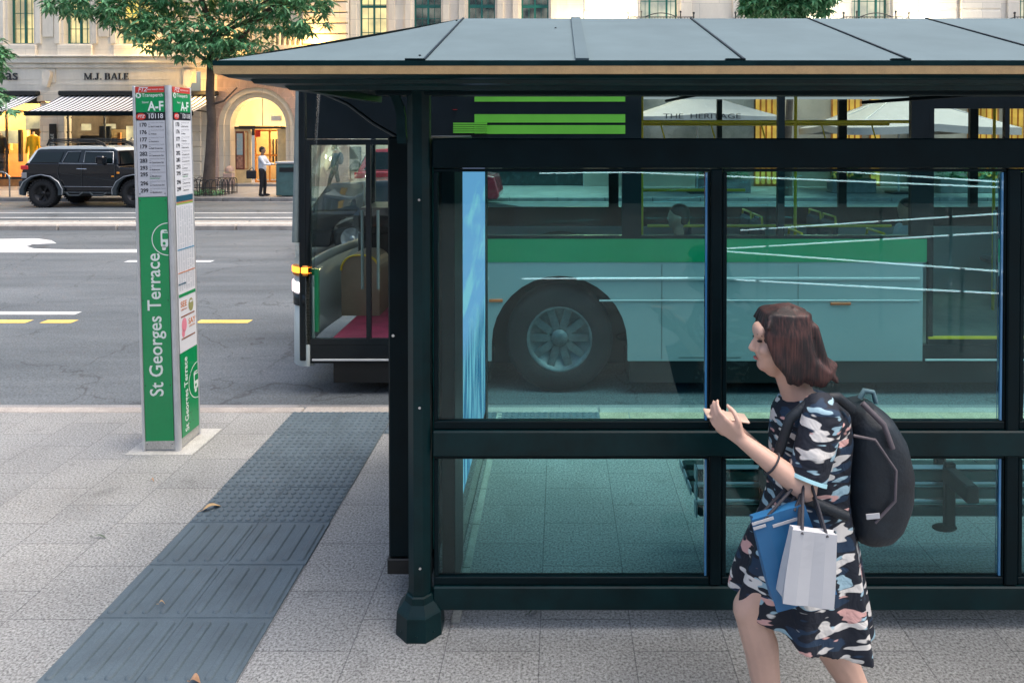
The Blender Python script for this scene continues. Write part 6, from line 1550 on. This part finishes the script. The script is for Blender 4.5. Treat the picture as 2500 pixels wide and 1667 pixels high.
# face details
for sg in (-1, 1):
    e_ = MB(); e_.ell(hc+Vector((-.0765, sg*.030, .006)), (.009, .010, .0042), nu=10, nv=8); e_.build('eye', 'eye_dark', wm)
    e_ = MB(); e_.tube([hc+Vector((-.086, sg*.016, .026)), hc+Vector((-.084, sg*.032, .031)), hc+Vector((-.072, sg*.046, .027))], .0018, 6); e_.build('eyebrow', 'hair_brown', wm)
MB().ell(hc+Vector((-.083, 0, -.060)), (.006, .018, .0055), nu=12, nv=8).build('mouth', 'lips', wm)
# shoes
for A_, ang in ((A1, .12), (A2, .55)):
    s = MB(); s.ell((-.06, 0, -.005), (.125, .042, .032)); s.ell((.03, 0, .01), (.045, .036, .05)); s.box(-.17, .06, -.035, .035, -.045, -.03, .01)
    M = Matrix.Translation((A_.x, A_.y, A_.z-.05 if ang < .3 else A_.z-.055))@Matrix.Rotation(-ang if ang > .3 else .0, 4, 'Y'); s.xf(M); blob(s, 'shoe', 'cloth_black', wm, .01, 2)
# hair
h = MB(); h.ell(hc+Vector((.022, 0, .034)), (.104, .090, .102), nu=24, nv=18); rr = random.Random(4)
crownp = hc+Vector((.015, 0, .122))
for sg in (-1, 1):
    for i in range(22):
        u = i/21; ph = -.62+u*2.15   # angle around the side from the forehead to the back
        fx, fy = -math.cos(ph+.62*0), 0
        ax_ = hc+Vector((-.062+.17*u, sg*(.070+.018*math.sin(PI*u)) if u < .8 else sg*.085*(1-u)/.2*1.0, .035-.005*u))
        mid = hc+Vector((-.030+.165*u, sg*(.085 if u < .75 else .085*(1-u)/.25), -.05))
        end = hc+Vector((.005+.165*u+.03*u, sg*(.085 if u < .75 else .08*(1-u)/.25), -.135+.02*rr.random()-.012*math.sin(PI*u)))
        top_ = crownp+Vector((.05*(u-.3), sg*.02, -.004))
        m1 = top_.lerp(ax_, .5)+Vector(((.016 if u > .5 else -.006), sg*.020, .026))
        h.tube([top_, m1, ax_, mid, end+Vector((.004, 0, .03)), end], [.012, .015, .016, .017, .014, .005], 8)
for i in range(8): y = (i-3.5)*.018; h.tube([crownp+Vector((.02, y*.5, 0)), hc+Vector((.105, y, .06)), hc+Vector((.125, y, -.02)), hc+Vector((.15, y, -.09)), hc+Vector((.19+.02*rr.random(), y, -.135))], [.016, .02, .022, .02, .006], 8)
for i in range(7): y = (i-3)*.016; h.tube([crownp+Vector((-.01, y*.6, -.004)), hc+Vector((-.052, y*1.3, .098)), hc+Vector((-.070, y*1.9, .062))], [.012, .014, .006], 6)
h.xf(Matrix.Translation(hc)@Matrix.Diagonal((.95, .94, .955, 1))@Matrix.Translation(-hc)); blob(h, 'hair', 'hair_brown', wm, .0045, 4)
# dress
rows = [(902, 902, 1812, 1872, .055), (922, 918, 1792, 1925, .125), (948, 945, 1778, 1948, .158), (1000, 1000, 1772, 1955, .160), (1070, 1070, 1772, 1950, .150), (1130, 1130, 1768, 1948, .150), (1190, 1200, 1750, 1960, .165), (1245, 1275, 1722, 1975, .180), (1295, 1345, 1700, 1984, .190), (1335, 1415, 1688, 1992, .196), (1366, 1474, 1684, 1998, .200)]
rg = []; ns = 64
for k, (yl, yr, xl_, xr_, ry_) in enumerate(rows):
    a, c = W(xl_, yl), W(xr_, yr); cx, rx_ = (a.x+c.x)/2, (c.x-a.x)/2; amp = .016*(k/10)**2; ring = []
    for j in range(ns):
        t = 2*PI*j/ns; m_ = 1+amp/.15*math.sin(7*t+.6+k*.05)+amp/.3*math.sin(13*t); xx = cx+rx_*m_*math.cos(t); q = (1-math.cos(t))/2
        ring.append(Vector((xx, WY+.01+ry_*m_*math.sin(t), a.z*q+c.z*(1-q))))
    rg.append(ring)
d = MB(); d.rings(rg, caps=True)
def sleeve(S_, E_, sg):
    v = (E_-S_); m1 = S_+v*.45; d.tube([S_+Vector((0, -sg*.05, .03)), S_+Vector((0, 0, .0)), m1, S_+v*.86], [.052, .066, .065, .060], 20)
sleeve(S1, E1, -1); sleeve(S2, E2, 1)
blob(d, 'dress', 'dress_print', wm, .0065, 2)
cf = MB(); v = (E1-S1); cf.tube([S1+v*.84, S1+v*.89], [.062, .063], 20); cf.build('sleeve_cuff', mat('cuff', (.35, .62, .70), .7), wm)
bb = MB(); p = E1.lerp(Wr1, .52); v = (Wr1-E1).normalized(); u = v.cross(Vector((0, 1, 0))).normalized(); w_ = v.cross(u); bb.tube([p+(u*math.cos(2*PI*i/20)+w_*math.sin(2*PI*i/20))*.0375 for i in range(21)], .0035, 6); bb.build('bracelet', 'strap_dark', wm)
# phone
t = MB(); a = W(1668, 955, -.085); t.box(-.072, .072, -.036, .036, -.004, .004, .003); t.xf(Matrix.Translation(a)@Matrix.Rotation(math.radians(8), 4, 'Y')); o = t.build('phone', mat('phone_case', (.62, .45, .36), .4)); tag(o, 'slim pinkish phone held flat in the walking woman\'s hand', 'phone')
# backpack
bp_ = thing('backpack', 'rounded black backpack worn by the walking woman', 'backpack', tuple(W(2030, 1100))); k = MB()
P1 = [(920, 1955, 2000, .08), (950, 1940, 2040, .115), (1000, 1935, 2070, .13), (1070, 1935, 2086, .135), (1135, 1935, 2082, .135), (1185, 1940, 2062, .13), (1212, 1955, 2040, .11)]
rg = []
for (yy, xl_, xr_, ry_) in P1:
    a, c = W(xl_, yy), W(xr_, yy+18); cx, rx_ = (a.x+c.x)/2, (c.x-a.x)/2; ring = []
    for j in range(40):
        t = 2*PI*j/40; f = lambda q: math.copysign(abs(q)**.7, q); ring.append(Vector((cx+rx_*f(math.cos(t)), WY+.01+ry_*f(math.sin(t)), (a.z+c.z)/2+.01*math.cos(t))))
    rg.append(ring)
k.rings(rg); blob(k, 'main_bag', 'pack_black', bp_, .008, 6)
k = MB(); k.ell(W(2058, 1115), (.045, .10, .115)); blob(k, 'front_pocket', 'pack_black', bp_, .008, 2)
k = MB(); k.tube([W(1980, 925, -.095), W(2030, 975, -.12), W(2050, 1030, -.128)], .010, 6); k.tube([W(2040, 980, .0), W(2084, 1050, .0), W(2080, 1165, 0)], .008, 6); k.tube([W(1960, 1000, -.128), W(2010, 1010, -.138), W(2058, 1080, -.138), W(2056, 1150, -.138), W(2010, 1200, -.128)], .005, 6); k.build('piping', 'pack_panel', bp_)
k = MB(); k.box(-.022, .022, -.003, .003, -.008, .008); k.xf(Matrix.Translation(W(2005, 1185, -.135))@Matrix.Rotation(-.1, 4, 'Y')); k.build('logo_patch', 'bag_white', bp_)
k = MB(); k.tube([W(1975, 915, .02), W(1985, 896, .02), W(2005, 900, .02), W(2012, 925, .02)], .009, 8); k.build('grab_loop', mat('loop_teal', (.08, .16, .19), .7), bp_)
k = MB()
for sg in (-1, 1):
    pts = [W(1958, 940, sg*.085), W(1925, 912, sg*.105), W(1870, 915, sg*.115), W(1815, 960, sg*.125), W(1785, 1050, sg*.135), W(1812, 1130, sg*.165), W(1945, 1185, sg*.15)]
    fine = []
    for i in range(len(pts)-1):
        for q in range(4): fine.append(pts[i].lerp(pts[i+1], q/4))
    k.tube(fine+[pts[-1]], .017, 8)
k.build('shoulder_strap', 'pack_black', bp_)
# shopping bags hanging from the elbow
def sbag(name, label, c, w, h, dp, tilt, m, edge, strapto):
    t = thing(name, label, 'bag', tuple(c), 'shopping bags on the woman\'s arm'); b_ = MB(); n = 8; vs = []
    M = Matrix.Translation(c)@Matrix.Rotation(tilt, 4, 'Y')
    rg = []
    for i in range(n+1):
        q = i/n; z = -h/2+h*q; ww = w/2*(1-.10*q+.02*math.sin(5*q)); dd = dp/2*(1-.6*q)
        rg.append([Vector((sx_*ww, sy_*dd+(.002*math.sin(4*q) if abs(sx_) < .5 else 0), z)) for sx_, sy_ in ((-1, -1), (-.5, -1.06), (0, -.9), (.5, -1.06), (1, -1), (.9, 0), (1, 1), (.5, 1.05), (0, .9), (-.5, 1.05), (-1, 1), (-.9, 0))])
    b_.rings(rg, smooth=False); b_.xf(M); b_.build('bag_body', m, t)
    s_ = MB()
    for sy_ in (-1, 1): s_.tube([M@Vector((-w*.25, sy_*dp*.22, h/2-.01)), Vector(strapto)+Vector((-.012, sy_*.012, .0)), Vector(strapto)+Vector((.012, sy_*.012, 0)), M@Vector((w*.25, sy_*dp*.22, h/2-.01))], .005, 6)
    s_.build('bag_handle', edge, t); return t, M
E_ = E1+Vector((-.01, 0, .03))
t, M = sbag('shopping_bag', 'blue paper shopping bag with small pale print hanging from the woman\'s elbow', W(1814, 1268, -.24), .195, .285, .08, math.radians(-17), 'bag_blue', 'strap_dark', E_)
k = MB()
for i, (u0, u1, z) in enumerate(((-.09, -.02, .13), (-.09, -.05, .115), (-.03, .05, .105))): k.box(u0, u1, -.043, -.0415, z, z+.009)
k.v = [Vector((v.x, v.y+.018*1.0, v.z)) for v in k.v]
k.xf(M); k.build('bag_print', 'bag_white', t)
t, M = sbag('shopping_bag', 'white paper shopping bag in front of the blue one', W(1858, 1296, -.31), .155, .215, .07, math.radians(7), 'bag_white', 'strap_dark', E_+Vector((.01, -.01, 0)))

# ================================================================ LIGHT
w = bpy.data.worlds.new('World'); sc.world = w; w.use_nodes = True; nt = w.node_tree; nt.nodes.clear()
sky = nt.nodes.new('ShaderNodeTexSky'); sky.sky_type = 'NISHITA'; sky.sun_disc = False; sky.sun_elevation = math.radians(70); sky.sun_rotation = math.radians(95); sky.air_density = 1.2; sky.dust_density = 6.0
bg = nt.nodes.new('ShaderNodeBackground'); bg.inputs[1].default_value = .15; out = nt.nodes.new('ShaderNodeOutputWorld')
nt.links.new(sky.outputs[0], bg.inputs[0]); nt.links.new(bg.outputs[0], out.inputs[0])
sd_ = bpy.data.lights.new('sun', 'SUN'); sd_.energy = .9; sd_.angle = math.radians(50); sd_.color = (1, .93, .82)
so = bpy.data.objects.new('sun', sd_); COL.objects.link(so); so.rotation_euler = Vector((-.35, .03, -1)).to_track_quat('-Z', 'Y').to_euler()
sc.view_settings.view_transform = 'Standard'; sc.view_settings.look = 'None'; sc.view_settings.exposure = EXPO; sc.view_settings.gamma = 1
sc.cycles.transparent_max_bounces = 24; sc.cycles.max_bounces = 8; sc.cycles.sample_clamp_indirect = 6
sc.cycles.caustics_reflective = False; sc.cycles.caustics_refractive = False
